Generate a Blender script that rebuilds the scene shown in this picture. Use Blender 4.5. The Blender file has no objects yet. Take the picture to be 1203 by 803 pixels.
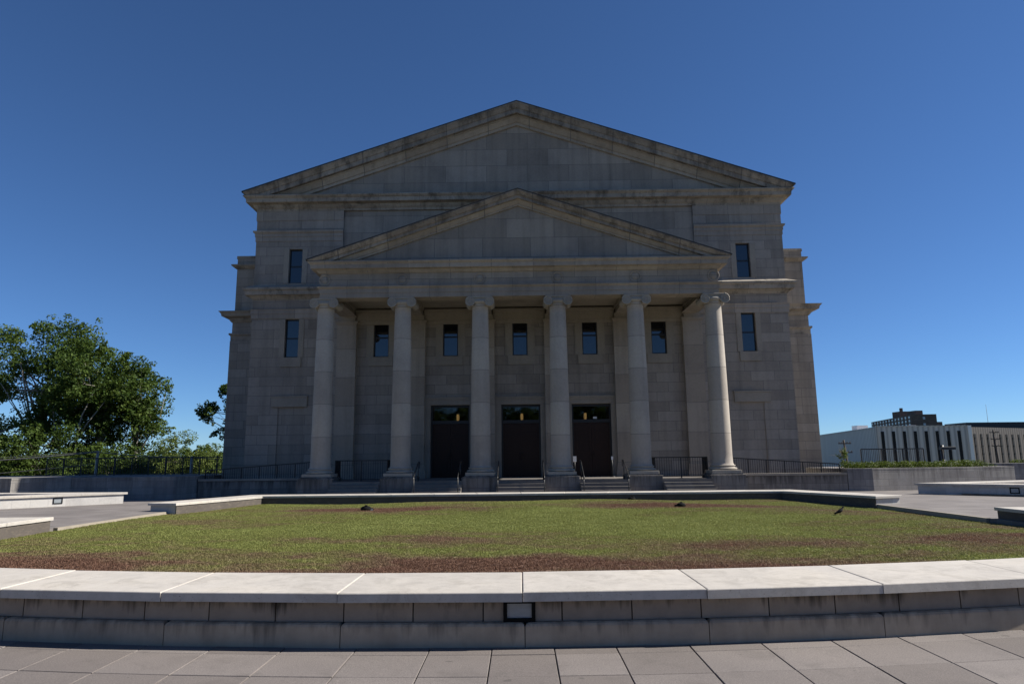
import bpy, math, random
import numpy as np
from mathutils import Vector, Matrix
random.seed(7)
rng = np.random.default_rng(11)
D = bpy.data
S = bpy.context.scene
COL = S.collection
PI = math.pi

# ------------------------------------------------------------------ helpers
class MB:
    """collects faces (with box-mapped UVs in metres and a per-piece tone) into ONE mesh"""
    def __init__(self):
        self.v = []; self.f = []; self.t = []; self.uv = []; self.sm = []; self.tone = .5
    def face(self, pts, uv=None, smooth=False):
        pts = [Vector(p) for p in pts]
        i = len(self.v)
        self.v += [tuple(p) for p in pts]
        self.f.append(tuple(range(i, i + len(pts))))
        self.t.append(self.tone); self.sm.append(smooth)
        if uv is None:
            n = Vector((0, 0, 0))
            for a in range(len(pts)):
                p, q = pts[a], pts[(a + 1) % len(pts)]
                n += Vector(((p.y - q.y) * (p.z + q.z), (p.z - q.z) * (p.x + q.x), (p.x - q.x) * (p.y + q.y)))
            ax, ay, az = abs(n.x), abs(n.y), abs(n.z)
            if az > max(ax, ay) * 1.2: uv = [(p.x, p.y) for p in pts]
            elif ay >= ax: uv = [(p.x, p.z) for p in pts]
            else: uv = [(p.y + .37, p.z) for p in pts]
        self.uv += uv
        return self
    def box(self, x0, x1, y0, y1, z0, z1, ch=0, tone=None):
        if tone is not None: self.tone = tone
        if ch <= 0:
            a = [(x0,y0),(x1,y0),(x1,y1),(x0,y1)]
            self.face([(*p, z1) for p in a]); self.face([(*p, z0) for p in reversed(a)])
            for k in range(4):
                p, q = a[k], a[(k+1) % 4]
                self.face([(*p, z0), (*q, z0), (*q, z1), (*p, z1)])
        else:
            self.hull_box((x0+x1)/2, (y0+y1)/2, x1-x0, y1-y0, z0, z1, ch)
        return self
    def hull_box(self, cx, cy, sx, sy, z0, z1, ch, rot=0):
        """box with chamfered top and vertical edges"""
        c, s = math.cos(rot), math.sin(rot)
        def ring(hx, hy, k, z):
            o = [(-hx+k,-hy),(hx-k,-hy),(hx,-hy+k),(hx,hy-k),(hx-k,hy),(-hx+k,hy),(-hx,hy-k),(-hx,-hy+k)]
            return [(cx + x*c - y*s, cy + x*s + y*c, z) for x, y in o]
        r0 = ring(sx/2, sy/2, ch, z0); r1 = ring(sx/2, sy/2, ch, z1-ch); r2 = ring(sx/2-ch, sy/2-ch, ch*.5, z1)
        for a, b in ((r0, r1), (r1, r2)):
            for k in range(8):
                self.face([a[k], a[(k+1) % 8], b[(k+1) % 8], b[k]])
        self.face(r2); self.face(list(reversed(r0)))
        return self
    def prism(self, poly, z0, z1):
        """vertical prism over an XY polygon (counter-clockwise)"""
        n = len(poly)
        self.face([(*p, z1) for p in poly]); self.face([(*p, z0) for p in reversed(poly)])
        for k in range(n):
            p, q = poly[k], poly[(k+1) % n]
            L = math.hypot(q[0]-p[0], q[1]-p[1]); u = p[0] + p[1]
            self.face([(*p, z0), (*q, z0), (*q, z1), (*p, z1)], [(u, z0), (u+L, z0), (u+L, z1), (u, z1)])
        return self
    def yprism(self, poly, y0, y1, uvf=None):
        """prism along Y over an XZ polygon"""
        n = len(poly)
        uv = [uvf(*p) for p in poly] if uvf else None
        self.face([(p[0], y0, p[1]) for p in poly], uv)
        self.face([(p[0], y1, p[1]) for p in reversed(poly)])
        for k in range(n):
            p, q = poly[k], poly[(k+1) % n]
            L = math.hypot(q[0]-p[0], q[1]-p[1])
            self.face([(p[0], y0, p[1]), (p[0], y1, p[1]), (q[0], y1, q[1]), (q[0], y0, q[1])],
                      [(p[0], y0), (p[0], y1), (p[0]+L, y1), (p[0]+L, y0)])
        return self
    def sweep(self, path, prof, caps=True):
        """profile [(out, z)] swept along an XY path; out is to the right of the direction of travel, mitred"""
        P = [Vector(p) for p in path]; n = len(P)
        offs = []
        for i in range(n):
            ns = []
            if i > 0: d = (P[i]-P[i-1]).normalized(); ns.append(Vector((d.y, -d.x)))
            if i < n-1: d = (P[i+1]-P[i]).normalized(); ns.append(Vector((d.y, -d.x)))
            if len(ns) == 1: offs.append(ns[0])
            else:
                m = (ns[0]+ns[1]).normalized(); offs.append(m / max(.2, m.dot(ns[0])))
        rows = [[(P[i].x + offs[i].x*o, P[i].y + offs[i].y*o, z) for o, z in prof] for i in range(n)]
        for i in range(n-1):
            for k in range(len(prof)-1):
                self.face([rows[i][k], rows[i+1][k], rows[i+1][k+1], rows[i][k+1]])
        if caps:
            self.face(rows[0]); self.face(list(reversed(rows[-1])))
        return self
    def lathe(self, cx, cy, prof, seg=32, smooth=True):
        for k in range(len(prof)-1):
            (r0, z0), (r1, z1) = prof[k], prof[k+1]
            for s in range(seg):
                a, b = 2*PI*s/seg, 2*PI*(s+1)/seg
                p = [(cx+r0*math.cos(a), cy+r0*math.sin(a), z0), (cx+r0*math.cos(b), cy+r0*math.sin(b), z0),
                     (cx+r1*math.cos(b), cy+r1*math.sin(b), z1), (cx+r1*math.cos(a), cy+r1*math.sin(a), z1)]
                rr = .5
                self.face(p, [(a*rr, z0), (b*rr, z0), (b*rr, z1), (a*rr, z1)], smooth)
        r, z = prof[-1]
        if r > 1e-4: self.face([(cx+r*math.cos(2*PI*s/seg), cy+r*math.sin(2*PI*s/seg), z) for s in range(seg)])
        return self
    def tube(self, pts, r, seg=8, r1=None, smooth=True, caps=True):
        P = [Vector(p) for p in pts]; n = len(P); rows = []
        for i in range(n):
            d = (P[min(i+1, n-1)] - P[max(i-1, 0)]).normalized()
            u = d.cross(Vector((0, 0, 1)))
            if u.length < 1e-3: u = d.cross(Vector((1, 0, 0)))
            u.normalize(); w = u.cross(d)
            rr = r if not r1 else (r + (r1-r)*i/(n-1))
            if isinstance(r, (list, tuple)): rr = r[i]
            rows.append([P[i] + (u*math.cos(2*PI*k/seg) + w*math.sin(2*PI*k/seg))*rr for k in range(seg)])
        L = 0
        for i in range(n-1):
            l = (P[i+1]-P[i]).length
            for k in range(seg):
                self.face([rows[i][k], rows[i][(k+1) % seg], rows[i+1][(k+1) % seg], rows[i+1][k]],
                          [(k*.1, L), (k*.1+.1, L), (k*.1+.1, L+l), (k*.1, L+l)], smooth)
            L += l
        if caps:
            self.face(list(reversed(rows[0]))); self.face(rows[-1])
        return self
    def bar(self, a, b, w, h):
        """rectangular bar from a to b"""
        a, b = Vector(a), Vector(b); d = (b-a).normalized()
        u = d.cross(Vector((0, 0, 1)))
        if u.length < 1e-3: u = Vector((1, 0, 0))
        u.normalize(); v = u.cross(d)
        c = [(-w/2, -h/2), (w/2, -h/2), (w/2, h/2), (-w/2, h/2)]
        A = [a + u*x + v*y for x, y in c]; B = [b + u*x + v*y for x, y in c]
        for k in range(4): self.face([A[k], A[(k+1) % 4], B[(k+1) % 4], B[k]])
        self.face(list(reversed(A))); self.face(B)
        return self
    def build(self, name, mat, parent=None, weld=False):
        me = D.meshes.new(name)
        me.from_pydata(self.v, [], self.f)
        uvl = me.uv_layers.new(name='UVMap')
        uvl.data.foreach_set('uv', np.array(self.uv, dtype=np.float32).ravel())
        at = me.attributes.new('tone', 'FLOAT', 'FACE')
        at.data.foreach_set('value', np.array(self.t, dtype=np.float32))
        me.polygons.foreach_set('use_smooth', np.array(self.sm, dtype=bool))
        if any(self.sm) or weld:
            import bmesh
            bm = bmesh.new(); bm.from_mesh(me)
            bmesh.ops.remove_doubles(bm, verts=bm.verts, dist=1e-5)
            bmesh.ops.recalc_face_normals(bm, faces=bm.faces)
            bm.to_mesh(me); bm.free()
        me.materials.append(mat)
        o = D.objects.new(name, me); COL.objects.link(o)
        if parent: o.parent = parent
        return o

def tag(o, label=None, cat=None, group=None, kind=None):
    if label: o['label'] = label
    if cat: o['category'] = cat
    if group: o['group'] = group
    if kind: o['kind'] = kind
    return o
def thing(name, label, cat, group=None):
    o = D.objects.new(name, None); COL.objects.link(o); o.empty_display_size = .3
    return tag(o, label, cat, group)
def rt(): return random.uniform(.25, .75)

# ------------------------------------------------------------------ materials
class NT:
    def __init__(self, name):
        self.m = D.materials.new(name); self.m.use_nodes = True
        self.n = self.m.node_tree.nodes; self.l = self.m.node_tree.links
        self.b = self.n['Principled BSDF']
    def new(self, t, **kw):
        x = self.n.new(t)
        for k, v in kw.items(): setattr(x, k, v)
        return x
    def link(self, a, b): self.l.new(a, b)
    def math(self, op, a, b=None, c=None, clamp=False):
        x = self.n.new('ShaderNodeMath'); x.operation = op; x.use_clamp = clamp
        for i, q in enumerate((a, b, c)):
            if q is None: continue
            if hasattr(q, 'node'): self.link(q, x.inputs[i])
            else: x.inputs[i].default_value = q
        return x.outputs[0]
    def mix(self, f, a, b, blend='MIX'):
        x = self.n.new('ShaderNodeMix'); x.data_type = 'RGBA'; x.blend_type = blend
        for i, q in ((0, f), (6, a), (7, b)):
            if hasattr(q, 'node'): self.link(q, x.inputs[i])
            elif i == 0: x.inputs[0].default_value = q
            else: x.inputs[i].default_value = (*q, 1)
        return x.outputs[2]
    def ramp(self, f, stops):
        x = self.n.new('ShaderNodeValToRGB'); e = x.color_ramp.elements
        while len(e) < len(stops): e.new(.5)
        for k, (p, c) in enumerate(stops):
            e[k].position = p; e[k].color = (*c, 1) if len(c) == 3 else c
        self.link(f, x.inputs[0]); return x.outputs[0]
    def noise(self, vec, scale, detail=4, rough=.55, dist=0):
        x = self.n.new('ShaderNodeTexNoise'); x.inputs['Scale'].default_value = scale
        x.inputs['Detail'].default_value = detail; x.inputs['Roughness'].default_value = rough
        x.inputs['Distortion'].default_value = dist
        self.link(vec, x.inputs['Vector']); return x.outputs['Fac']
    def mapped(self, vec, sc=(1, 1, 1), loc=(0, 0, 0)):
        x = self.n.new('ShaderNodeMapping'); x.inputs['Scale'].default_value = sc; x.inputs['Location'].default_value = loc
        self.link(vec, x.inputs['Vector']); return x.outputs['Vector']
    def pos(self): return self.n.new('ShaderNodeNewGeometry').outputs['Position']
    def uv(self):
        x = self.n.new('ShaderNodeUVMap'); x.uv_map = 'UVMap'; return x.outputs['UV']
    def tone(self):
        x = self.n.new('ShaderNodeAttribute'); x.attribute_name = 'tone'; return x.outputs['Fac']
    def bump(self, h, strength=.3, dist=.02, nrm=None):
        x = self.n.new('ShaderNodeBump'); x.inputs['Strength'].default_value = strength; x.inputs['Distance'].default_value = dist
        self.link(h, x.inputs['Height'])
        if nrm is not None: self.link(nrm, x.inputs['Normal'])
        return x.outputs['Normal']

def stone(name, c1, c2, brick=None, off=(0, 0), rough=.85, mort=.012, mortar=(.10, .095, .09), streak=.45, stain=None, tone=.25, bump=.35, sq=(1, 2), drip=None, grime=0):
    t = NT(name); p = t.pos()
    base = None
    if brick:
        bx = t.new('ShaderNodeTexBrick'); bx.offset = .5; bx.squash = sq[0]; bx.squash_frequency = sq[1]
        t.link(t.mapped(t.uv(), loc=(off[0], off[1], 0)), bx.inputs['Vector'])
        bx.inputs['Scale'].default_value = 1; bx.inputs['Brick Width'].default_value = brick[0]; bx.inputs['Row Height'].default_value = brick[1]
        bx.inputs['Mortar Size'].default_value = mort; bx.inputs['Mortar Smooth'].default_value = .25; bx.inputs['Bias'].default_value = 0
        bx.inputs['Color1'].default_value = (*c1, 1); bx.inputs['Color2'].default_value = (*c2, 1)
        bx.inputs['Mortar'].default_value = (*[(a+b)/2 for a, b in zip(c1, c2)], 1)
        base = bx.outputs['Color']
    else:
        base = t.mix(t.noise(p, .35, 3), c1, c2)
    n1 = t.noise(p, .55, 6, .62)
    base = t.mix(.75, base, t.ramp(n1, [(.28, (.74, .74, .76)), (.5, (1, 1, 1)), (.72, (1.12, 1.1, 1.05))]), 'MULTIPLY')
    n2 = t.noise(p, 9, 5, .7)
    base = t.mix(.6, base, t.ramp(n2, [(.3, (.86, .86, .86)), (.7, (1.1, 1.1, 1.1))]), 'MULTIPLY')
    n3 = t.noise(t.mapped(p, (2.6, 2.6, .16)), 1, 5, .6)
    base = t.mix(streak, base, t.ramp(n3, [(.32, (.62, .61, .60)), (.55, (1, 1, 1)), (.8, (1.08, 1.07, 1.05))]), 'MULTIPLY')
    tn = t.tone()
    base = t.mix(tone*2, base, t.ramp(tn, [(0, (.62, .62, .63)), (.5, (1, 1, 1)), (1, (1.3, 1.29, 1.26))]), 'MULTIPLY')
    if stain:
        n4 = t.noise(t.mapped(p, (1.3, 1.3, stain[3] if len(stain) > 3 else 1.0)), 1.1, 7, .72)
        f = t.ramp(n4, [(stain[0], (0, 0, 0)), (stain[1], (stain[2],)*3)])
        base = t.mix(f, base, (.045, .040, .034))
    if drip:      # black water stains running down from an edge at height drip[0]
        sx = t.new('ShaderNodeSeparateXYZ'); t.link(p, sx.inputs[0])
        d = t.math('DIVIDE', t.math('SUBTRACT', drip[0], sx.outputs[2]), drip[1], clamp=True)
        nd = t.math('ADD', t.math('MULTIPLY', t.noise(t.mapped(p, (7, 7, .5)), 1, 4, .7), .6), t.math('MULTIPLY', t.noise(t.mapped(p, (.9, .9, .2)), 1, 3, .6), .4))
        f = t.math('MULTIPLY', t.math('SUBTRACT', t.math('SUBTRACT', nd, .44), t.math('MULTIPLY', d, .20)), 7, clamp=True)
        base = t.mix(t.math('MULTIPLY', f, drip[2]), base, (.030, .027, .024))
    if grime:
        gn = t.noise(p, 2.2, 8, .78, .8)
        base = t.mix(t.ramp(gn, [(.50, (0, 0, 0)), (.72, (grime,)*3)]), base, (.20, .18, .155))
        sp = t.noise(p, 60, 2, .6)
        base = t.mix(t.ramp(sp, [(.66, (0, 0, 0)), (.72, (grime*1.2,)*3)]), base, (.16, .14, .12))
    nb = t.bump(n2, bump*.5, .01)
    if brick:
        base = t.mix(t.math('MULTIPLY', bx.outputs['Fac'], .75), base, mortar)
        nb = t.bump(t.math('SUBTRACT', 1, bx.outputs['Fac']), bump, .012, nb)
    t.link(base, t.b.inputs['Base Color']); t.link(nb, t.b.inputs['Normal'])
    t.b.inputs['Roughness'].default_value = rough; t.b.inputs['Specular IOR Level'].default_value = .25
    return t.m

LS1, LS2 = (.240, .212, .181), (.314, .282, .244)
M = {}
M['ashlar'] = stone('ashlar', LS1, LS2, (1.32, .545), (.2, .05), sq=(1.5, 3))
M['ashlar_big'] = stone('ashlar_big', (0.237, 0.206, 0.171), (0.324, 0.285, 0.240), (2.45, 1.02), (.6, .35))
M['frieze_stone'] = stone('frieze_stone', (0.269, 0.235, 0.197), (0.342, 0.301, 0.254), (2.1, 3.0), (.3, 1.2), stain=(.6, .75, .35))
M['pilaster_stone'] = stone('pilaster_stone', (0.288, 0.246, 0.199), (0.364, 0.320, 0.265), (40, 1.62), (13, .1))
M['shaft_stone'] = stone('shaft_stone', (0.336, 0.296, 0.251), (0.407, 0.366, 0.313), (40, 1.62), (13, .35), streak=.3)
M['carved_stone'] = stone('carved_stone', (0.299, 0.268, 0.223), (0.377, 0.338, 0.286), streak=.4)
M['cornice_stone'] = stone('cornice_stone', (0.279, 0.241, 0.194), (0.375, 0.328, 0.265), (2.4, 9), (.9, .3), stain=(.50, .68, .75))
M['rake_stone'] = stone('rake_stone', (0.262, 0.222, 0.178), (0.348, 0.299, 0.240), (2.6, 40), (.5, 13), stain=(.45, .65, .8, .5), mort=.035)
M['bed_stone'] = stone('bed_stone', (0.326, 0.276, 0.217), (0.409, 0.356, 0.286), (2.6, 40), (.5, 13), stain=(.55, .75, .4), mort=.03)
M['wash_stone'] = stone('wash_stone', (0.263, 0.228, 0.182), (0.361, 0.316, 0.259), (2.0, 9), (.9, .3), stain=(.50, .70, .85))
M['plain_stone'] = stone('plain_stone', (0.257, 0.227, 0.188), (0.314, 0.282, 0.236), streak=.25)
M['step_stone'] = stone('step_stone', (0.149, 0.134, 0.121), (0.198, 0.183, 0.163), (1.9, 40), (.5, 13), streak=.35)
M['pedestal'] = stone('pedestal', (0.196, 0.178, 0.160), (0.262, 0.238, 0.214), (.82, .6), (.1, .2), streak=.9, drip=(.9, 1.0, .6))
M['parapet'] = stone('parapet', (0.179, 0.160, 0.143), (0.268, 0.243, 0.214), (.95, .38), (.3, .0), streak=1.0, stain=(.56, .74, .55, .3), drip=(.80, .9, .7))
M['planter'] = stone('planter', (0.218, 0.202, 0.193), (0.290, 0.273, 0.253), (1.15, .33), (.1, .11), streak=.6, mortar=(.16, .155, .15), drip=(1.02, 1.2, .45))
M['cap'] = stone('cap', (0.427, 0.397, 0.353), (0.485, 0.451, 0.406), streak=.12, tone=.10, bump=.2, rough=.8, grime=.55)
M['block'] = stone('block', (0.252, 0.214, 0.174), (0.336, 0.284, 0.233), streak=.35, tone=.30, stain=(.60, .80, .7, .35), bump=.4, drip=(.41, .2, .85))
M['base'] = stone('base', (0.346, 0.283, 0.212), (0.452, 0.372, 0.277), streak=.5, tone=.22, stain=(.64, .82, .5, .25), bump=.4, drip=(.22, .25, .55))
M['seat'] = stone('seat', (0.416, 0.400, 0.378), (0.490, 0.474, 0.450), (.62, .6), (.1, .3), streak=.15, mortar=(.38, .37, .35), bump=.2, grime=.25)

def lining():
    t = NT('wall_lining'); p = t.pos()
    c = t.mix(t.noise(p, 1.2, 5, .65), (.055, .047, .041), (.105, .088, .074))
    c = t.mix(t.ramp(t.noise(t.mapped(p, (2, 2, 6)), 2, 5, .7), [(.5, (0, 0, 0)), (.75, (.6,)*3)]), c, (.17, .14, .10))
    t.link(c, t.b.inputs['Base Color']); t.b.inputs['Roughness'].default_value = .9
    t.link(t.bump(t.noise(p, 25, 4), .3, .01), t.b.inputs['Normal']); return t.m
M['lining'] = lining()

def pavers():
    t = NT('pavers'); p = t.pos()
    c = t.mix(t.tone(), (.130, .112, .102), (.176, .155, .143))
    c = t.mix(.8, c, t.ramp(t.noise(p, .5, 6, .65), [(.3, (.80, .80, .81)), (.55, (1, 1, 1)), (.75, (1.1, 1.09, 1.07))]), 'MULTIPLY')
    sp = t.noise(p, 85, 4, .85)
    c = t.mix(.85, c, t.ramp(sp, [(.34, (.55, .54, .54)), (.5, (1, 1, 1)), (.66, (1.5, 1.48, 1.46))]), 'MULTIPLY')
    gm = t.noise(p, 5.5, 2, .4)
    c = t.mix(t.ramp(gm, [(.735, (0, 0, 0)), (.75, (.6,)*3)]), c, (.055, .05, .046))
    st = t.noise(p, 2.3, 6, .75, .6)
    c = t.mix(t.ramp(st, [(.52, (0, 0, 0)), (.72, (.6,)*3)]), c, (.095, .083, .075))
    t.link(c, t.b.inputs['Base Color']); t.b.inputs['Roughness'].default_value = .88
    t.link(t.bump(sp, .3, .004), t.b.inputs['Normal']); return t.m
M['pavers'] = pavers()
def pave2():
    t = NT('plaza_pavers'); p = t.pos()
    bx = t.new('ShaderNodeTexBrick'); bx.offset = 0
    t.link(t.mapped(p, loc=(.2, .1, 0)), bx.inputs['Vector']); bx.inputs['Scale'].default_value = 1
    bx.inputs['Brick Width'].default_value = .68; bx.inputs['Row Height'].default_value = .62
    bx.inputs['Mortar Size'].default_value = .008; bx.inputs['Mortar Smooth'].default_value = .1
    bx.inputs['Color1'].default_value = (.140, .123, .113, 1); bx.inputs['Color2'].default_value = (.184, .164, .152, 1)
    bx.inputs['Mortar'].default_value = (.10, .095, .09, 1)
    c = t.mix(.8, bx.outputs['Color'], t.ramp(t.noise(p, .45, 6, .65), [(.3, (.78, .78, .79)), (.55, (1, 1, 1)), (.75, (1.12, 1.11, 1.09))]), 'MULTIPLY')
    c = t.mix(.6, c, t.ramp(t.noise(p, 90, 3, .8), [(.30, (.75, .75, .75)), (.70, (1.25, 1.25, 1.24))]), 'MULTIPLY')
    t.link(c, t.b.inputs['Base Color']); t.b.inputs['Roughness'].default_value = .88; return t.m
M['plaza'] = pave2()
def simple(name, c, rough=.6, metal=0, var=.25, scale=6, spec=.5, bump=0):
    t = NT(name); p = t.pos()
    n = t.noise(p, scale, 5, .65)
    cc = t.mix(n, tuple(x*(1-var) for x in c), tuple(min(1, x*(1+var)) for x in c))
    t.link(cc, t.b.inputs['Base Color']); t.b.inputs['Roughness'].default_value = rough; t.b.inputs['Metallic'].default_value = metal
    t.b.inputs['Specular IOR Level'].default_value = spec
    if bump: t.link(t.bump(n, bump, .01), t.b.inputs['Normal'])
    return t.m
M['joint'] = simple('joint_sand', (.035, .032, .03), .95)
M['black_metal'] = simple('black_metal', (.012, .012, .013), .45, 0, .3, 20)
M['dark_frame'] = simple('dark_frame', (.014, .013, .013), .4, 0, .3, 10)
M['roof_metal'] = simple('roof_metal', (.035, .032, .03), .6, 0, .3, 2)
M['soil'] = simple('soil', (.07, .05, .035), .95, 0, .4, 5)
M['kerb'] = simple('kerb', (.27, .235, .185), .9, 0, .25, 3)
M['lobby'] = simple('lobby', (.022, .018, .014), .9, 0, .2, 2)
M['wood_pole'] = simple('wood_pole', (.07, .058, .05), .9, 0, .3, 4)
M['pale_pole'] = simple('pale_pole', (.32, .30, .27), .9, 0, .3, 4)
M['cable'] = simple('cable', (.16, .15, .14), .7, 0, .2, 4)
M['white'] = simple('white_plate', (.75, .75, .74), .5, 0, .05, 4)
M['bird'] = simple('bird_plumage', (.006, .006, .008), .7, 0, .5, 40, spec=.15)
M['fixture'] = simple('fixture', (.008, .008, .008), .9, 0, .3, 20, spec=.1)

def door_wood():
    t = NT('door_wood'); p = t.pos()
    n = t.noise(t.mapped(p, (14, 14, 1)), 1.5, 5, .6)
    c = t.mix(n, (.016, .0075, .005), (.042, .020, .013))
    t.link(c, t.b.inputs['Base Color']); t.b.inputs['Roughness'].default_value = .45; t.b.inputs['Specular IOR Level'].default_value = .25; return t.m
M['door'] = door_wood()
def glass(name, c, ior, rough=.02):
    t = NT(name); p = t.pos()
    t.b.inputs['Base Color'].default_value = (*c, 1); t.b.inputs['Roughness'].default_value = rough
    t.b.inputs['IOR'].default_value = ior
    t.link(t.bump(t.noise(p, .9, 2), .04, .02), t.b.inputs['Normal']); return t.m
M['glass'] = glass('window_glass', (.008, .010, .013), 1.78)
def clear_glass():
    t = NT('transom_glass')
    tr = t.new('ShaderNodeBsdfTransparent'); tr.inputs[0].default_value = (.5, .5, .48, 1)
    gl = t.new('ShaderNodeBsdfGlossy'); gl.inputs['Roughness'].default_value = .03; gl.inputs[0].default_value = (.9, .9, .9, 1)
    mx = t.new('ShaderNodeMixShader'); mx.inputs[0].default_value = .05
    t.link(tr.outputs[0], mx.inputs[1]); t.link(gl.outputs[0], mx.inputs[2])
    t.link(mx.outputs[0], t.n['Material Output'].inputs['Surface']); return t.m
M['transom'] = clear_glass()
def lens():
    t = NT('light_lens'); p = t.pos()
    c = t.mix(t.noise(t.mapped(p, (1, 1, 3)), 6, 3), (.19, .21, .22), (.32, .345, .36))
    t.link(c, t.b.inputs['Base Color']); t.b.inputs['Roughness'].default_value = .25; return t.m
M['lens'] = lens()
def glow(name, c, s):
    t = NT(name); t.b.inputs['Base Color'].default_value = (*c, 1)
    t.b.inputs['Emission Color'].default_value = (*c, 1); t.b.inputs['Emission Strength'].default_value = s; return t.m
M['lantern'] = glow('lantern_glass', (.95, .60, .24), .42)
def ribbed(name, c1, c2, freq):
    t = NT(name); p = t.uv()
    w = t.new('ShaderNodeTexWave'); w.wave_type = 'BANDS'; w.bands_direction = 'X'; w.inputs['Scale'].default_value = freq
    t.link(p, w.inputs['Vector'])
    q = t.pos()
    c = t.mix(t.noise(t.mapped(q, (.8, .8, .06)), 1.2, 5, .65), c1, c2)
    c = t.mix(.8, c, t.ramp(w.outputs['Fac'], [(.1, (.62, .62, .63)), (.6, (1.08, 1.08, 1.08))]), 'MULTIPLY')
    t.link(c, t.b.inputs['Base Color']); t.b.inputs['Roughness'].default_value = .6
    t.link(t.bump(w.outputs['Fac'], .5, .06), t.b.inputs['Normal']); return t.m
M['ribbed_white'] = ribbed('ribbed_white', (.40, .375, .35), (.58, .55, .515), .42)
M['ribbed_brown'] = ribbed('ribbed_brown', (.046, .037, .031), (.070, .057, .047), .5)
M['slit'] = simple('slit_glass', (.010, .010, .011), .6, spec=.2)
def brickwall():
    t = NT('far_brick'); b = t.new('ShaderNodeTexBrick'); t.link(t.uv(), b.inputs['Vector'])
    b.inputs['Scale'].default_value = 1; b.inputs['Brick Width'].default_value = .9; b.inputs['Row Height'].default_value = .3; b.inputs['Mortar Size'].default_value = .02
    b.inputs['Color1'].default_value = (.10, .070, .055, 1); b.inputs['Color2'].default_value = (.14, .10, .08, 1); b.inputs['Mortar'].default_value = (.10, .085, .075, 1)
    t.link(b.outputs['Color'], t.b.inputs['Base Color']); t.b.inputs['Roughness'].default_value = .9; return t.m
M['far_brick'] = brickwall()
M['far_pane'] = simple('far_pane', (.35, .40, .44), .2)
def leaves(name, dark, light, warm):
    t = NT(name); p = t.pos()
    oi = t.tone()
    c = t.ramp(t.math('ADD', t.math('MULTIPLY', oi, .65), t.math('MULTIPLY', t.noise(p, .45, 3), .35)), [(.25, dark), (.5, light), (.8, warm)])
    t.link(c, t.b.inputs['Base Color']); t.b.inputs['Roughness'].default_value = .55
    t.b.inputs['Specular IOR Level'].default_value = .12
    tr = t.new('ShaderNodeBsdfTranslucent'); t.link(t.mix(.5, c, (.12, .17, .02), 'MIX'), tr.inputs[0])
    mx = t.new('ShaderNodeMixShader'); mx.inputs[0].default_value = .28
    t.link(t.b.outputs[0], mx.inputs[1]); t.link(tr.outputs[0], mx.inputs[2])
    t.link(mx.outputs[0], t.n['Material Output'].inputs['Surface']); return t.m
M['leaf_dark'] = leaves('leaf_dark', (.024, .046, .011), (.052, .088, .018), (.095, .130, .026))
M['leaf_mid'] = leaves('leaf_mid', (.030, .054, .012), (.060, .098, .020), (.098, .134, .028))
M['leaf_light'] = leaves('leaf_light', (.055, .082, .018), (.105, .142, .033), (.160, .185, .048))
M['leaf_black'] = leaves('leaf_black', (.015, .028, .008), (.032, .056, .013), (.060, .088, .020))
M['leaf_juniper'] = leaves('leaf_juniper', (.028, .045, .010), (.060, .088, .016), (.115, .128, .021))
M['bark'] = simple('bark_pale', (.22, .20, .17), .9, 0, .4, 3)
M['bark_dark'] = simple('bark_dark', (.09, .075, .06), .9, 0, .4, 3)

def turf_color(t):
    p = t.pos()
    big = t.noise(t.mapped(p, (.16, .34, 0)), 1.0, 5, .62, .6)
    mid = t.noise(t.mapped(p, (.9, 1.5, 0), (3, 7, 0)), 1.0, 5, .7, .4)
    fine = t.noise(p, 22, 3, .7)
    k = t.math('ADD', t.math('MULTIPLY', big, .55), t.math('MULTIPLY', mid, .45))
    k = t.math('ADD', t.math('MULTIPLY', t.math('SUBTRACT', k, .5), 1.6), .575)
    # worn reddish areas of dormant turf and a few lush ones, each with its own place and ragged edge
    wp = t.n.new('ShaderNodeVectorMath'); wp.operation = 'ADD'; t.link(p, wp.inputs[0])
    nz = t.new('ShaderNodeTexNoise'); nz.inputs['Scale'].default_value = .8; nz.inputs['Detail'].default_value = 5; t.link(p, nz.inputs['Vector'])
    sv = t.n.new('ShaderNodeVectorMath'); sv.operation = 'MULTIPLY_ADD'; sv.inputs[1].default_value = (2.6, 1.8, 0); sv.inputs[2].default_value = (-1.3, -.9, 0)
    t.link(nz.outputs['Color'], sv.inputs[0]); t.link(sv.outputs[0], wp.inputs[1])
    sx = t.new('ShaderNodeSeparateXYZ'); t.link(wp.outputs[0], sx.inputs[0])
    for cx, cy, rx, ry, a in ((0, 9.6, 16, 4.2, -.30), (-4.4, 9.6, 5.6, 2.4, -.30), (-9.5, 12.5, 3.6, 1.6, -.34), (4.6, 9.9, 4.4, 2.2, -.28), (-.5, 12.2, 3.0, 1.3, -.26), (-5.4, 24.6, 3.6, 1.4, -.50), (5.6, 25.0, 5.0, 1.4, -.46), (10, 15, 3, 1.3, -.24),
                              (-3.0, 15.8, 3.5, .9, -.20), (3.5, 14.5, 4.0, 1.0, -.18), (.7, 8.1, 1.9, .8, .50), (8.4, 11.0, 2.6, 1.8, .24), (1.0, 19.5, 12, 5.5, .13), (7, 21, 4, 1.4, .10)):
        dx = t.math('DIVIDE', t.math('SUBTRACT', sx.outputs[0], cx), rx); dy = t.math('DIVIDE', t.math('SUBTRACT', sx.outputs[1], cy), ry)
        m_ = t.math('SUBTRACT', 1, t.math('ADD', t.math('MULTIPLY', dx, dx), t.math('MULTIPLY', dy, dy)), clamp=True)
        k = t.math('ADD', k, t.math('MULTIPLY', m_, a))
    c = t.ramp(k, [(.24, (.170, .096, .066)), (.38, (.195, .138, .084)), (.50, (.205, .180, .080)), (.62, (.200, .215, .064)), (.82, (.240, .265, .085))])
    c = t.mix(.55, c, t.ramp(fine, [(.3, (.66, .64, .62)), (.5, (1, 1, 1)), (.7, (1.3, 1.28, 1.2))]), 'MULTIPLY')
    return c
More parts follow.
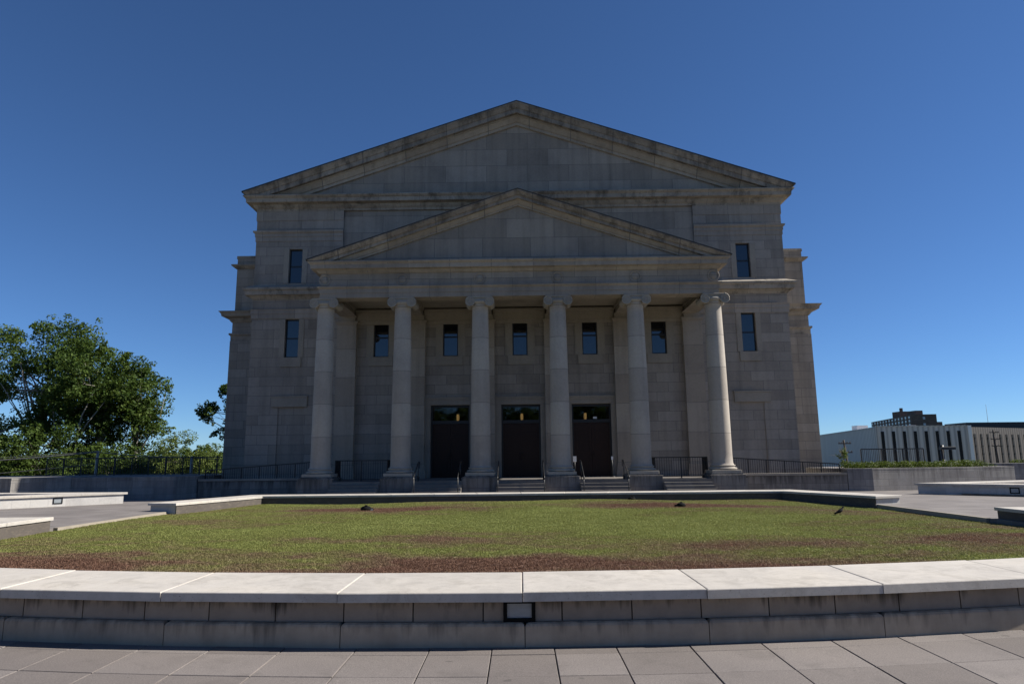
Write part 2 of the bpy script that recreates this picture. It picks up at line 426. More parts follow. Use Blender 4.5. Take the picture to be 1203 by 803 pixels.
def turf(name):
    t = NT(name); c = turf_color(t)
    t.link(t.mix(.2, c, (.09, .065, .04)), t.b.inputs['Base Color']); t.b.inputs['Roughness'].default_value = .95
    t.link(t.bump(t.noise(t.pos(), 30, 4, .7), .6, .03), t.b.inputs['Normal']); return t.m
M['turf'] = turf('turf')
def blade():
    t = NT('grass_blade'); c = turf_color(t)
    r = t.new('ShaderNodeObjectInfo').outputs['Random']
    c = t.mix(.8, c, t.ramp(r, [(0, (.82, .81, .78)), (.5, (1, 1, 1)), (1, (1.18, 1.17, 1.12))]), 'MULTIPLY')
    t.link(c, t.b.inputs['Base Color']); t.b.inputs['Roughness'].default_value = .7; t.b.inputs['Specular IOR Level'].default_value = .2
    tr = t.new('ShaderNodeBsdfTranslucent'); t.link(c, tr.inputs[0])
    mx = t.new('ShaderNodeMixShader'); mx.inputs[0].default_value = .3
    t.link(t.b.outputs[0], mx.inputs[1]); t.link(tr.outputs[0], mx.inputs[2])
    t.link(mx.outputs[0], t.n['Material Output'].inputs['Surface']); return t.m
M['blade'] = blade()
def far_ground():
    t = NT('far_ground'); p = t.pos()
    c = t.mix(t.noise(p, .03, 5, .6), (.05, .07, .025), (.13, .12, .06))
    t.link(c, t.b.inputs['Base Color']); t.b.inputs['Roughness'].default_value = 1; return t.m
M['far_ground'] = far_ground()

# ------------------------------------------------------------------ camera, sun, sky
pit, yaw, rol = math.radians(9.8), math.radians(.62), math.radians(.6)
R = Matrix.Rotation(yaw, 3, 'Z') @ Matrix.Rotation(PI/2 + pit, 3, 'X') @ Matrix.Rotation(-rol, 3, 'Z')
cam = D.cameras.new('camera'); cam.sensor_width = 36; cam.lens = 24.0; cam.clip_end = 6000; cam.clip_start = .05
co = D.objects.new('camera', cam); COL.objects.link(co); co.matrix_world = Matrix.Translation((0, 0, 1.7)) @ R.to_4x4()
S.camera = co
SUN_EL, SUN_D = math.radians(39), math.radians(3.2)      # sun to the right, a touch behind the facade
sd = Vector((math.cos(SUN_EL)*math.cos(SUN_D), math.cos(SUN_EL)*math.sin(SUN_D), math.sin(SUN_EL)))
sl = D.lights.new('sun', 'SUN'); sl.energy = 5.0; sl.angle = math.radians(.5); sl.color = (1, .95, .87)
so = D.objects.new('sun', sl); COL.objects.link(so); so.rotation_euler = sd.to_track_quat('Z', 'Y').to_euler()
W = D.worlds.new('World'); S.world = W; W.use_nodes = True
sk = W.node_tree.nodes.new('ShaderNodeTexSky'); sk.sky_type = 'NISHITA'; sk.sun_disc = False
sk.sun_elevation = SUN_EL; sk.sun_rotation = math.atan2(sd.x, sd.y); sk.air_density = 1.0; sk.dust_density = .12; sk.ozone_density = 8; sk.altitude = 2500
bg = W.node_tree.nodes['Background']; bg.inputs['Strength'].default_value = .06
mt = W.node_tree.nodes.new('ShaderNodeMix'); mt.data_type = 'RGBA'; mt.blend_type = 'MULTIPLY'; mt.inputs[0].default_value = 1; mt.inputs[7].default_value = (.84, .97, 1.065, 1)
W.node_tree.links.new(sk.outputs[0], mt.inputs[6]); W.node_tree.links.new(mt.outputs[2], bg.inputs[0])
S.view_settings.view_transform = 'Standard'; S.view_settings.look = 'None'; S.view_settings.exposure = 0.8; S.view_settings.gamma = 1
S.view_settings.use_curve_mapping = False
S.render.engine = 'CYCLES'; S.cycles.max_bounces = 6; S.cycles.transparent_max_bounces = 8
try: S.cycles.use_denoising = True
except Exception: pass

# ------------------------------------------------------------------ ground
g = MB(); g.face([(-4000, -4000, -3.2), (4000, -4000, -3.2), (4000, 4000, -3.2), (-4000, 4000, -3.2)])
tag(g.build('ground', M['far_ground']), kind='structure')

AR = 28.0
def arcx(x, y0): return y0 + (AR - math.sqrt(AR*AR - (x+.4)**2))      # the front wall bows gently towards the viewer
# plaza slab: rear part, sides and front (with the lawn bed left open), all at z = 0
pz = MB()
def slab(x0, x1, y0, y1, z1=0.0, z0=-3.3): pz.box(x0, x1, y0, y1, z0, z1)
slab(-46, -12.8, 5.0, 33.9); slab(12.8, 46, 5.0, 33.9); slab(-12.8, 12.8, 30.4, 33.9); slab(-46, 46, 33.9, 80, -.02)
slab(-46, 46, -30, 5.0, -.03)
slab(-12.8, 12.8, 5.0, 30.4, -.16)
tag(pz.build('plaza', M['plaza']), kind='structure')
bed = MB()
bed.box(-14, 14, -14, 9, -.1, -.022)
tag(bed.build('paving_bed', M['joint']), kind='structure')
pv = MB()
xs = [-.285, .285]
x = .285
xr = [.285, .855]
while xr[-1] < 13: xr.append(xr[-1] + .68)
xl = [-v for v in xr][::-1]
xs = xl + xr
yrow = [6.85, 6.44]
while yrow[-1] > -12: yrow.append(yrow[-1] - .62)
gp = .0045
for i in range(len(xs)-1):
    for j in range(len(yrow)-1):
        x0, x1 = xs[i]+gp, xs[i+1]-gp
        y1, y0 = yrow[j]-gp, yrow[j+1]+gp
        s0, s1 = arcx(x0, 0), arcx(x1, 0)
        pv.tone = random.uniform(0, 1)
        z = random.uniform(-.0025, .0015); c = .004
        pv.face([(x0+c, y0+s0+c, z), (x1-c, y0+s1+c, z), (x1-c, y1+s1-c, z), (x0+c, y1+s0-c, z)])
        a = [(x0, y0+s0), (x1, y0+s1), (x1, y1+s1), (x0, y1+s0)]
        b = [(x0+c, y0+s0+c), (x1-c, y0+s1+c), (x1-c, y1+s1-c), (x0+c, y1+s0-c)]
        for k in range(4):
            q = (k+1) % 4
            pv.face([(*a[k], z-c), (*a[q], z-c), (*b[q], z), (*b[k], z)])
            pv.face([(*a[k], -.03), (*a[q], -.03), (*a[q], z-c), (*a[k], z-c)])
tag(pv.build('paving', M['pavers']), kind='structure')

# lawn
def lawn_z(x, y):
    sd_ = max(0, min(1, (abs(x)-10.4)/2.0)); sd_ = sd_*sd_*(3-2*sd_)
    return -.055 - (.095 if x > 0 else .04)*sd_ + .035*math.sin(x*.33+1)*math.sin(y*.27) + .02*math.sin(x*.9+y*.6) + .10*max(0, 1-((y-25)/5)**2)*max(0, 1-(x/11)**2)
lw = MB(); nx, ny = 60, 52
LX0, LX1 = -12.8, 12.8
def lp(i, j):
    x = LX0 + (LX1-LX0)*i/nx; ya = arcx(x, 7.6); yb = 30.4
    y = ya + (yb-ya)*j/ny
    return (x, y, lawn_z(x, y))
for i in range(nx):
    for j in range(ny):
        lw.face([lp(i, j), lp(i+1, j), lp(i+1, j+1), lp(i, j+1)], smooth=True)
lawn = tag(lw.build('lawn', M['turf']), kind='structure')

# grass tufts
def tuft(seed):
    r = random.Random(seed); v, f = [], []
    for k in range(13):
        a = r.uniform(0, 2*PI); d = r.uniform(0, .055); bx_, by_ = d*math.cos(a), d*math.sin(a)
        h = r.uniform(.014, .036); ln = r.uniform(.2, 1.1)*h; aa = r.uniform(0, 2*PI); w = r.uniform(.003, .0065)
        ux, uy = -math.sin(aa)*w, math.cos(aa)*w
        mx, my = bx_+math.cos(aa)*ln*.35, by_+math.sin(aa)*ln*.35
        tx, ty = bx_+math.cos(aa)*ln, by_+math.sin(aa)*ln
        i = len(v)
        v += [(bx_-ux, by_-uy, -.01), (bx_+ux, by_+uy, -.01), (mx+ux*.8, my+uy*.8, h*.6), (mx-ux*.8, my-uy*.8, h*.6), (tx, ty, h)]
        f += [(i, i+1, i+2, i+3), (i+3, i+2, i+4)]
    me = D.meshes.new('grass_tuft'); me.from_pydata(v, [], f); me.materials.append(M['blade']); return me
gr = D.objects.new('grass', lawn.data); COL.objects.link(gr)
tag(gr, 'short patchy green and reddish brown turf inside the low walls', 'grass', kind='stuff')
ng = D.node_groups.new('grass_scatter', 'GeometryNodeTree')
ng.interface.new_socket('Geometry', in_out='INPUT', socket_type='NodeSocketGeometry')
ng.interface.new_socket('Geometry', in_out='OUTPUT', socket_type='NodeSocketGeometry')
N = ng.nodes.new; gi = N('NodeGroupInput'); go = N('NodeGroupOutput')
dp = N('GeometryNodeDistributePointsOnFaces'); dp.inputs['Density'].default_value = 420
ip = N('GeometryNodeInstanceOnPoints')
rv = N('FunctionNodeRandomValue'); rv.data_type = 'FLOAT_VECTOR'; rv.inputs[0].default_value = (-.15, -.15, 0); rv.inputs[1].default_value = (.15, .15, 6.283)
rs = N('FunctionNodeRandomValue'); rs.data_type = 'FLOAT'; rs.inputs[2].default_value = .6; rs.inputs[3].default_value = 1.35
jn = N('GeometryNodeJoinGeometry')
hid = []
for k in range(4):
    oi = N('GeometryNodeInputMeshIsland') if False else None
src = D.collections.new('grass_tufts')
for k in range(4):
    to = D.objects.new('grass_tuft', tuft(k)); src.objects.link(to)
ci = N('GeometryNodeCollectionInfo'); ci.inputs['Collection'].default_value = src; ci.inputs['Separate Children'].default_value = True; ci.inputs['Reset Children'].default_value = True
ip.inputs['Pick Instance'].default_value = True
L = ng.links.new
L(gi.outputs[0], dp.inputs['Mesh']); L(dp.outputs['Points'], ip.inputs['Points']); L(ci.outputs[0], ip.inputs['Instance'])
L(rv.outputs[0], ip.inputs['Rotation']); L(rs.outputs[1], ip.inputs['Scale'])
L(ip.outputs[0], go.inputs[0])
md = gr.modifiers.new('scatter', 'NODES'); md.node_group = ng

# ------------------------------------------------------------------ front wall
fw = thing('seat_wall', 'long pale capped stone wall across the foreground with a recessed light at its middle', 'wall')
def arc_block(mb, xa, xb, yf, yb, z0, z1, r=.012, tone=None):
    """one stone following the arc as a straight piece, with eased top edges"""
    if tone is not None: mb.tone = tone
    fa, fb = arcx(xa, yf), arcx(xb, yf); ba, bb = arcx(xa, yb), arcx(xb, yb)
    def ring(k, z): return [(xa+k, fa+k, z), (xb-k, fb+k, z), (xb-k, bb-k, z), (xa+k, ba-k, z)]
    rows = [ring(0, z0), ring(0, z1-r), ring(r*.35, z1-r*.35), ring(r, z1)]
    for a, b in zip(rows, rows[1:]):
        for k in range(4): mb.face([a[k], a[(k+1) % 4], b[(k+1) % 4], b[k]])
    mb.face(rows[-1]); mb.face(list(reversed(rows[0])))
ST = 1.72
cap = MB(); bas = MB(); blk = MB(); core = MB(); lin = MB()
for k in range(-7, 7):
    a, b = k*ST, (k+1)*ST
    dy = random.uniform(-.012, .012)
    arc_block(cap, a+.003, b-.003, 6.60+dy, 7.76+random.uniform(-.006, .006), .412, .50+random.uniform(-.003, .003), .010, rt())
    a2, b2 = a+.02, b+.02
    arc_block(bas, a2+.004, b2-.004, 6.67, 6.86, -.05, .212, .03, rt())
xb = [-.37, .37]
while xb[-1] < 12: xb.append(xb[-1] + .66)
xb = [-v for v in xb[1:]][::-1] + xb[1:]
for a, b in zip(xb, xb[1:]):
    arc_block(blk, a+.006, b-.006, 6.74, 6.9, .214, .409, .006, rt())
nseg = 28
pf = [(-12.04+24.08*k/nseg) for k in range(nseg+1)]
for a, b in zip(pf, pf[1:]):
    arc_block(core, a, b, 6.765, 7.6, -.1, .408, .001, .2)
    arc_block(lin, a, b, 7.603, 7.66, -.2, .405, .001, .5)
cap.build('cap', M['cap'], fw); blk.build('block_course', M['block'], fw); bas.build('base_course', M['base'], fw)
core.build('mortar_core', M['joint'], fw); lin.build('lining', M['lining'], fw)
def wall_light(parent, cx, yf, zc, rot=None, w=.30, h=.2):
    """recessed step light: black frame with a pale lens; rot = direction angle of its outward normal"""
    f = MB(); fr = .035; hw, hh = w/2, h/2
    f.box(-hw, hw, -.022, .02, hh-fr, hh); f.box(-hw, hw, -.022, .02, -hh, -hh+fr)
    f.box(-hw, -hw+fr, -.022, .02, -hh+fr, hh-fr); f.box(hw-fr, hw, -.022, .02, -hh+fr, hh-fr)
    o = f.build('wall_light', M['fixture'], parent)
    l = MB(); l.box(-hw+fr, hw-fr, -.004, .015, -hh+fr, hh-fr); l.build('lens', M['lens'], o)
    o.location = (cx, yf, zc)
    if rot is not None: o.rotation_euler = (0, 0, rot)
    return o
wall_light(fw, -.03, 6.735, .312)

# ------------------------------------------------------------------ low walls round the lawn and beyond
def low_wall(label, pts, width, side, ztop, inner='lining', outer='seat', capov=.07, t=.085, name='seat_wall', z0=-.2, light=None, wallmat=None, caplen=1.9):
    """capped wall along a polyline (lawn side edge given); side = +1 puts the width on the left of travel"""
    root = thing(name, label, 'wall')
    P = [Vector(p) for p in pts]
    def offset(d):
        out = []
        for i in range(len(P)):
            ns = []
            if i > 0: e = (P[i]-P[i-1]).normalized(); ns.append(Vector((-e.y, e.x))*side)
            if i < len(P)-1: e = (P[i+1]-P[i]).normalized(); ns.append(Vector((-e.y, e.x))*side)
            if len(ns) == 2:
                m = (ns[0]+ns[1]).normalized(); n = m/m.dot(ns[0])
            else: n = ns[0]
            out.append(P[i] + n*d)
        return out
    def trim(Q, k):
        Q = list(Q)
        Q[0] = Q[0] + (Q[1]-Q[0]).normalized()*k; Q[-1] = Q[-1] + (Q[-2]-Q[-1]).normalized()*k
        return Q
    I, O = offset(0), offset(width)
    capm = MB()
    # cap in stones
    for i in range(len(P)-1):
        n = max(1, round((P[i+1]-P[i]).length/caplen))
        for k in range(n):
            f0, f1 = k/n, (k+1)/n
            q = [I[i].lerp(I[i+1], f0), I[i].lerp(I[i+1], f1), O[i].lerp(O[i+1], f1), O[i].lerp(O[i+1], f0)]
            L_ = (q[1]-q[0]).normalized()*.004
            q = [q[0]+L_, q[1]-L_, q[2]-L_, q[3]+L_]
            capm.tone = rt()
            if side < 0: q = q[::-1]
            c_ = sum(q, Vector((0, 0)))/4
            qi = [p + (c_-p).normalized()*.014 for p in q]
            zt = ztop + random.uniform(-.002, .002)
            capm.face([(*p, ztop-t) for p in reversed(q)])
            for e in range(4):
                g_ = (e+1) % 4
                capm.face([(*q[e], ztop-t), (*q[g_], ztop-t), (*q[g_], zt-.01), (*q[e], zt-.01)])
                capm.face([(*q[e], zt-.01), (*q[g_], zt-.01), (*qi[g_], zt), (*qi[e], zt)])
            capm.face([(*p, zt) for p in qi])
    capm.build('cap', M['cap'], root)
    bi, bo = trim(offset(capov), capov), trim(offset(width-capov), capov)
    body = MB()
    for i in range(len(P)-1):
        q = [bi[i], bi[i+1], bo[i+1], bo[i]]
        if side < 0: q = q[::-1]
        body.prism([tuple(p) for p in q], z0, ztop-t-.002)
    body.build('wall_body', wallmat or M[outer], root)
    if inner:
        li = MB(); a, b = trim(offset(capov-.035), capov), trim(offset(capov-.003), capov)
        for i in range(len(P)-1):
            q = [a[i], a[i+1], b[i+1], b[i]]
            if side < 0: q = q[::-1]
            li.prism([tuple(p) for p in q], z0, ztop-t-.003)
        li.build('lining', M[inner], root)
    return root
# wall behind the lawn with its two angled wings
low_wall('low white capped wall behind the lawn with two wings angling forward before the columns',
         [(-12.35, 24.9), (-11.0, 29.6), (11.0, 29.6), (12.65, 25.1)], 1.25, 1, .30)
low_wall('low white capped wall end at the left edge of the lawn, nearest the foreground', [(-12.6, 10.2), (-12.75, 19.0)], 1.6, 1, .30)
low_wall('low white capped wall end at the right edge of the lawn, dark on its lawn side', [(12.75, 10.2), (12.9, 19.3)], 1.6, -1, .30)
# far planting-bed walls (diagonal fronts)
wl = low_wall('sunlit white V shaped seat wall with a step light, left of the lawn', [(-28.4, 31.85), (-17.35, 30.6), (-26.0, 21.6)], 1.05, -1, .48, inner=None, outer='seat')
wr = low_wall('grey V shaped seat wall with a step light, in shade right of the lawn', [(28.0, 35.6), (17.9, 31.95), (27.0, 22.6)], 1.05, 1, .48, inner=None, outer='seat')
for o, nx_, ny_, p0, p1, f in ((wl, .72, -.69, (-17.35, 30.6), (-26.0, 21.6), .209), (wr, -.72, -.69, (17.9, 31.95), (27.0, 22.6), .286)):
    a, b = Vector(p0), Vector(p1); q = a.lerp(b, f); d = (b-a).normalized()
    n = Vector((-d.y, d.x));
    if n.dot(Vector((nx_, ny_))) < 0: n = -n
    # outward face of the wall body
    q = q - n*.07
    wall_light(o, q.x, q.y, .23, math.atan2(n.y, n.x)+PI/2, .34, .24)
for k, sx_ in enumerate((-1, 1)):
    b = MB(); b.face([(sx_*18.9, 30.6, .06), (sx_*27, 23.4, .06), (sx_*28, 33, .06)] if sx_ > 0 else [(sx_*28, 33, .06), (sx_*27, 23.4, .06), (sx_*18.9, 30.4, .06)])
    tag(b.build('planting_bed', M['soil']), kind='structure')
# light concrete edging along the open sides of the lawn
ed = MB()
ed.box(-12.8, -12.68, 19.1, 24.95, -.2, .004); ed.box(12.72, 12.84, 19.4, 25.2, -.2, .004)
tag(ed.build('kerb', M['kerb']), kind='structure')

# ------------------------------------------------------------------ terraces and planters
def planter(label, poly, z1, mat='planter', capz=.09):
    r = thing('planter_wall', label, 'wall')
    b = MB(); b.prism(poly, -.1, z1-capz); b.build('wall_body', M[mat], r)
    c = MB(); n = len(poly); cen = sum((Vector(p) for p in poly), Vector((0, 0)))/n
    c.prism([tuple(Vector(p)+(Vector(p)-cen).normalized()*.012) for p in poly], z1-capz+.002, z1); c.build('cap', M['planter'], r)
    return r
planter('long grey stone planter wall behind the sunlit V shaped seat wall on the left', [(-22.1, 34.0), (-17.05, 34.0), (-16.55, 35.4), (-16.55, 37.3), (-22.1, 37.3)], 1.07)
planter('grey planter wall with a diagonal return at the far left', [(-40, 31.95), (-23.6, 31.95), (-22.12, 33.98), (-22.12, 36.4), (-40, 36.4)], 1.10)
planter('grey stone planter wall holding the juniper hedge on the right', [(16.55, 35.43), (17.75, 35.3), (26.2, 37.2), (26.2, 40.5), (16.55, 40.5)], 1.10)
planter('brownish stone wall beyond the hedge planter at the far right', [(26.25, 42.5), (46, 43.5), (46, 44.5), (26.25, 43.5)], 1.2)
tr = MB(); tr.box(-44, -18.65, 36.42, 47.5, -.1, .98); tr.box(18.65, 26.2, 40.52, 48.0, -.1, 1.02); tr.box(26.2, 46, 44.52, 48.0, -.1, 1.02)
tag(tr.build('terrace', M['plaza']), kind='structure')

# ------------------------------------------------------------------ courthouse
CH = thing('courthouse', 'big grey limestone courthouse with six Ionic columns under a double pediment', 'building')
YW, YP = 38.5, 38.3
def wall_panel(mb, y, x0, x1, z0, z1, holes, depth=.32):
    X = sorted({x0, x1, *[h[0] for h in holes], *[h[1] for h in holes]}); Z = sorted({z0, z1, *[h[2] for h in holes], *[h[3] for h in holes]})
    for a, b in zip(X, X[1:]):
        for c, d in zip(Z, Z[1:]):
            if any(h[0]-1e-6 <= a and b <= h[1]+1e-6 and h[2]-1e-6 <= c and d <= h[3]+1e-6 for h in holes): continue
            mb.face([(a, y, c), (b, y, c), (b, y, d), (a, y, d)])
    for a, b, c, d in holes:
        mb.face([(a, y, c), (a, y, d), (a, y+depth, d), (a, y+depth, c)]); mb.face([(b, y, d), (b, y, c), (b, y+depth, c), (b, y+depth, d)])
        mb.face([(a, y, d), (b, y, d), (b, y+depth, d), (a, y+depth, d)]); mb.face([(b, y, c), (a, y, c), (a, y+depth, c), (b, y+depth, c)])
winsC = [(c-.43, c+.43, 7.58, 9.82) for c in (-7.92, -3.94, .04, 4.03, 7.98)]
doorsC = [(c-1.1, c+1.1, .76, 4.78) for c in (-3.94, .04, 4.0)]
winsP = [(-13.42, -12.63, 7.58, 9.8), (12.66, 13.46, 7.62, 9.84), (-13.38, -12.6, 11.93, 13.98), (12.62, 13.42, 11.93, 13.98)]
w = MB()
wall_panel(w, YW, -10.3, 10.3, 0, 11.9, winsC + doorsC)
for s in (-1, 1):
    xa, xb_ = sorted((s*10.25, s*15.37))
    wall_panel(w, YP, xa, xb_, 0, 16.42, [h for h in winsP if h[0]*s > 0] + [tuple(sorted((s*12.16, s*13.62)))+(0, 4.74)], .2)
    w.face([(s*10.25, YP, 0), (s*10.25, YW, 0), (s*10.25, YW, 16.4), (s*10.25, YP, 16.4)])
    w.face([(s*15.37, YP, 0), (s*15.37, 72, 0), (s*15.37, 72, 16.42), (s*15.37, YP, 16.42)])
    w.face([(xa+1, YP+.06, 0), (xb_-1, YP+.06, 0), (xb_-1, YP+.06, 4.8), (xa+1, YP+.06, 4.8)])    # blind panel
w.face([(-15.37, 72, 0), (15.37, 72, 0), (15.37, 72, 16.4), (-15.37, 72, 16.4)])
w.build('wall', M['ashlar'], CH)
u = MB(); wall_panel(u, YW-.1, -10.25, 10.25, 11.9, 16.42, [])
SL = .339
ZA, ZC = 22.72, 17.06
tz = ZC - .02
u.yprism([(-(ZA-.9-tz)/SL, tz), ((ZA-.9-tz)/SL, tz), (0, ZA-.9)], 38.42, 38.8)
u.build('upper_wall', M['ashlar_big'], CH)
# surrounds, sills, blind lintels
def strip(x0, x1, z0, z1, y, d): tmb.box(x0, x1, y-d, y+.01, z0, z1)
for a, b, c, d in winsC:
    tmb = MB()
    strip(a-.42, a-.002, 7.57, 9.3 if False else 9.42, YW, .035); strip(b+.002, b+.42, 7.57, 9.42, YW, .035)
    strip(a-.26, b+.26, 7.05, 7.565, YW, .075); tmb.build('window_surround', M['plain_stone'], CH)
for a, b, c, d in winsP:
    tmb = MB()
    strip(a-.30, a-.002, c-.0, d, YP, .03); strip(b+.002, b+.30, c, d, YP, .03)
    if d < 11: strip(a-.2, b+.2, c-.55, c-.012, YP, .07)
    tmb.build('window_surround', M['plain_stone'], CH)
for s in (-1, 1):
    tmb = MB(); xa, xb_ = sorted((s*11.97, s*13.98)); strip(xa, xb_, 4.76, 5.3, YP, .12); strip(xa-.04, xb_+.04, 5.302, 5.38, YP, .16); tmb.build('lintel', M['plain_stone'], CH)
for a, b, c, d in doorsC:
    tmb = MB()
    strip(a-.40, a-.002, .76, 4.785, YW, .05); strip(b+.002, b+.40, .76, 4.785, YW, .05); strip(a-.40, b+.40, 4.79, 5.06, YW, .05)
    strip(a-.34, b+.34, 5.062, 5.16, YW, .09); strip(a-.34, b+.34, 5.162, 5.24, YW, .13); tmb.build('door_surround', M['plain_stone'], CH)
# windows
def window(h, y):
    a, b, c, d = h; f = MB(); t_ = .065; y0, y1 = y+.16, y+.24
    f.box(a, a+t_, y0, y1, c, d); f.box(b-t_, b, y0, y1, c, d); f.box(a+t_, b-t_, y0, y1, d-t_, d); f.box(a+t_, b-t_, y0, y1, c, c+t_)
    zm = c + (d-c)*.50
    f.box(a+t_, b-t_, y0-.02, y1, zm-.03, zm+.045)
    o = f.build('window', M['dark_frame'], CH)
    g_ = MB(); g_.box(a+t_, b-t_, y0+.025, y0+.05, c+t_, zm-.03); g_.box(a+t_, b-t_, y0+.045, y0+.07, zm+.045, d-t_)
    g_.build('pane', M['glass'], o)
for h in winsC: window(h, YW)
for h in winsP: window(h, YP)
# doors
def door(h):
    a, b, c, d = h; f = MB(); y0 = YW+.18; t_ = .09
    f.box(a, a+t_, y0, y0+.14, c, d); f.box(b-t_, b, y0, y0+.14, c, d); f.box(a+t_, b-t_, y0, y0+.14, d-.13, d); f.box(a+t_, b-t_, y0, y0+.14, 3.74, 3.92)
    o = f.build('door', M['dark_frame'], CH)
    m = (a+b)/2
    for s0, s1, hs in ((a+t_, m-.006, 1), (m+.006, b-t_, -1)):
        lf = MB(); y1 = y0+.05
        lf.box(s0, s1, y1+.03, y1+.07, c+.01, 3.735)
        lf.box(s0, s0+.13, y1, y1+.03, c+.01, 3.735); lf.box(s1-.13, s1, y1, y1+.03, c+.01, 3.735)
        zz = [c+.01, 1.02, 1.60, 2.14, 2.68, 3.22, 3.735]
        for z_ in zz[1:-1]: lf.box(s0+.13, s1-.13, y1, y1+.03, z_-.055, z_+.055)
        for za, zb in zip([c+.01]+[q+.055 for q in zz[1:-1]], [q-.055 for q in zz[1:-1]]+[3.735]):
            if zb-za > .3: lf.box(s0+.20, s1-.20, y1+.012, y1+.03, za+.07, zb-.07)
        lf.build('door_leaf', M['door'], o)
        hx = s1-.07 if hs > 0 else s0+.07
        hd = MB(); hd.tube([(hx, y1-.0, 1.72), (hx, y1-.06, 1.74), (hx, y1-.06, 2.08), (hx, y1, 2.10)], .012, 6); hd.build('handle', M['black_metal'], o)
    g_ = MB(); g_.box(a+t_, b-t_, y0+.06, y0+.075, 3.92, d-.13); g_.build('transom_pane', M['transom'], o)
    return o
doors = [door(h) for h in doorsC]
stk = MB(); stk.box(4.12, 4.32, YW+.236, YW+.239, 3.95, 4.06); stk.build('sticker', M['white'], doors[2])
lb = MB(); lb.box(-7.5, 7.5, 39.0, 47, .7, .76); lb.box(-7.5, 7.5, 46.9, 47, .76, 7); lb.box(-7.6, -7.5, 39, 47, .7, 7); lb.box(7.5, 7.6, 39, 47, .7, 7); lb.box(-7.5, 7.5, 39, 47, 7, 7.1)
lb.build('lobby', M['lobby'], CH)
# main horizontal cornice, bands
body = [(-15.37, 72), (-15.37, YP), (15.37, YP), (15.37, 72)]
c = MB(); c.sweep(body, [(-.1, 16.30), (.03, 16.30), (.05, 16.42), (.16, 16.52), (.20, 16.60), (.22, 16.66), (.52, 16.70), (.54, 16.92), (.60, 16.96), (.68, 17.05), (.66, 17.10), (-.2, 17.12)])
c.build('cornice', M['cornice_stone'], CH)
for s in (-1, 1):
    bd = MB()
    pth = [(s*15.37, 72), (s*15.37, YP), (s*10.25, YP)]
    if s > 0: pth = pth[::-1]
    bd.sweep(pth, [(-.05, 14.46), (.035, 14.46), (.035, 14.72), (.07, 14.74), (.07, 14.92), (.15, 14.98), (.17, 15.08), (-.05, 15.10)])
    bd.sweep(pth, [(-.05, 9.84), (.05, 9.84), (.05, 10.10), (.08, 10.12), (.08, 10.30), (.12, 10.38), (-.05, 10.40)])
    bd.sweep(pth, [(-.05, 15.72), (.035, 15.72), (.035, 16.29), (-.05, 16.29)])
    bd.build('band_course', M['frieze_stone'], CH)
for s in (-1, 1):
    lc = MB()
    pth = [(s*15.37, 72), (s*15.37, YP), (s*10.1, YP)]
    if s > 0: pth = pth[::-1]
    lc.sweep(pth, [(-.05, 10.96), (.04, 10.96), (.10, 11.06), (.16, 11.10), (.18, 11.16), (.36, 11.18), (.38, 11.42), (.46, 11.46), (.48, 11.58), (.02, 11.80), (-.05, 11.80)])
    lc.build('lower_cornice', M['wash_stone'], CH)

# pediments: raking layers
def rake(mb, za, zc, xe, t0, t1, y0, y1):
    def X(t): return min(xe, (za-t-zc)/SL)
    def Zx(x, t): return za - t - SL*x
    x0, x1 = X(t0), X(t1)
    for s in (-1, 1):
        poly = [(0, za-t0), (s*x0, Zx(x0, t0))]
        if Zx(x0, t0) > zc + 1e-4: poly.append((s*x0, max(zc, Zx(x0, t1))))
        poly += [(s*x1, max(zc, Zx(x1, t1))), (0, za-t1)]
        # drop repeated points
        out = []
        for p in poly:
            if not out or abs(p[0]-out[-1][0])+abs(p[1]-out[-1][1]) > 1e-4: out.append(p)
        mb.yprism(out, y0, y1, lambda x, z, s=s: (x*1.056, 0.0))
def chamfer_rake(mb, za, zc, xe, t0, t1, ya, yb, yback):
    """layer whose front face slopes (cyma): front ya at its top, yb at its bottom"""
    def pt(x, t, y): return (x, y, max(zc, za - t - SL*abs(x)))
    x0, x1 = min(xe, (za-t0-zc)/SL), min(xe, (za-t1-zc)/SL)
    for s in (-1, 1):
        mb.face([pt(0, t0, ya), pt(s*x0, t0, ya), pt(s*x1, t1, yb), pt(0, t1, yb)], [(0, 0), (s*x0*1.056, 0), (s*x1*1.056, 0), (0, 0)])
        mb.face([pt(0, t0, ya), pt(0, t0, yback), pt(s*x0, t0, yback), pt(s*x0, t0, ya)])
        mb.face([pt(0, t1, yb), pt(0, t1, yback), pt(s*x1, t1, yback), pt(s*x1, t1, yb)])
pd = MB()
rake(pd, ZA, ZC, 16.02, 0.0, .10, 37.58, 38.9)
chamfer_rake(pd, ZA, ZC, 16.02, .10, .34, 37.61, 37.74, 38.8)
rake(pd, ZA, ZC, 15.9, .34, .62, 37.78, 38.8)
pd.build('pediment', M['rake_stone'], CH)
pb = MB()
rake(pb, ZA, ZC, 15.5, .622, .70, 38.0, 38.8)
chamfer_rake(pb, ZA, ZC, 15.5, .70, .98, 38.05, 38.24, 38.8)
rake(pb, ZA, ZC, 15.3, .982, 1.17, 38.29, 38.8)
pb.build('raking_moulding', M['bed_stone'], CH)
rf = MB()
for s in (-1, 1):
    rf.yprism([(0, ZA+.05), (s*16.1, ZA+.05-SL*16.1), (s*16.1, ZA-SL*16.1-.02), (0, ZA+.003)], 37.55, 72.3)
rf.build('roof', M['roof_metal'], CH)

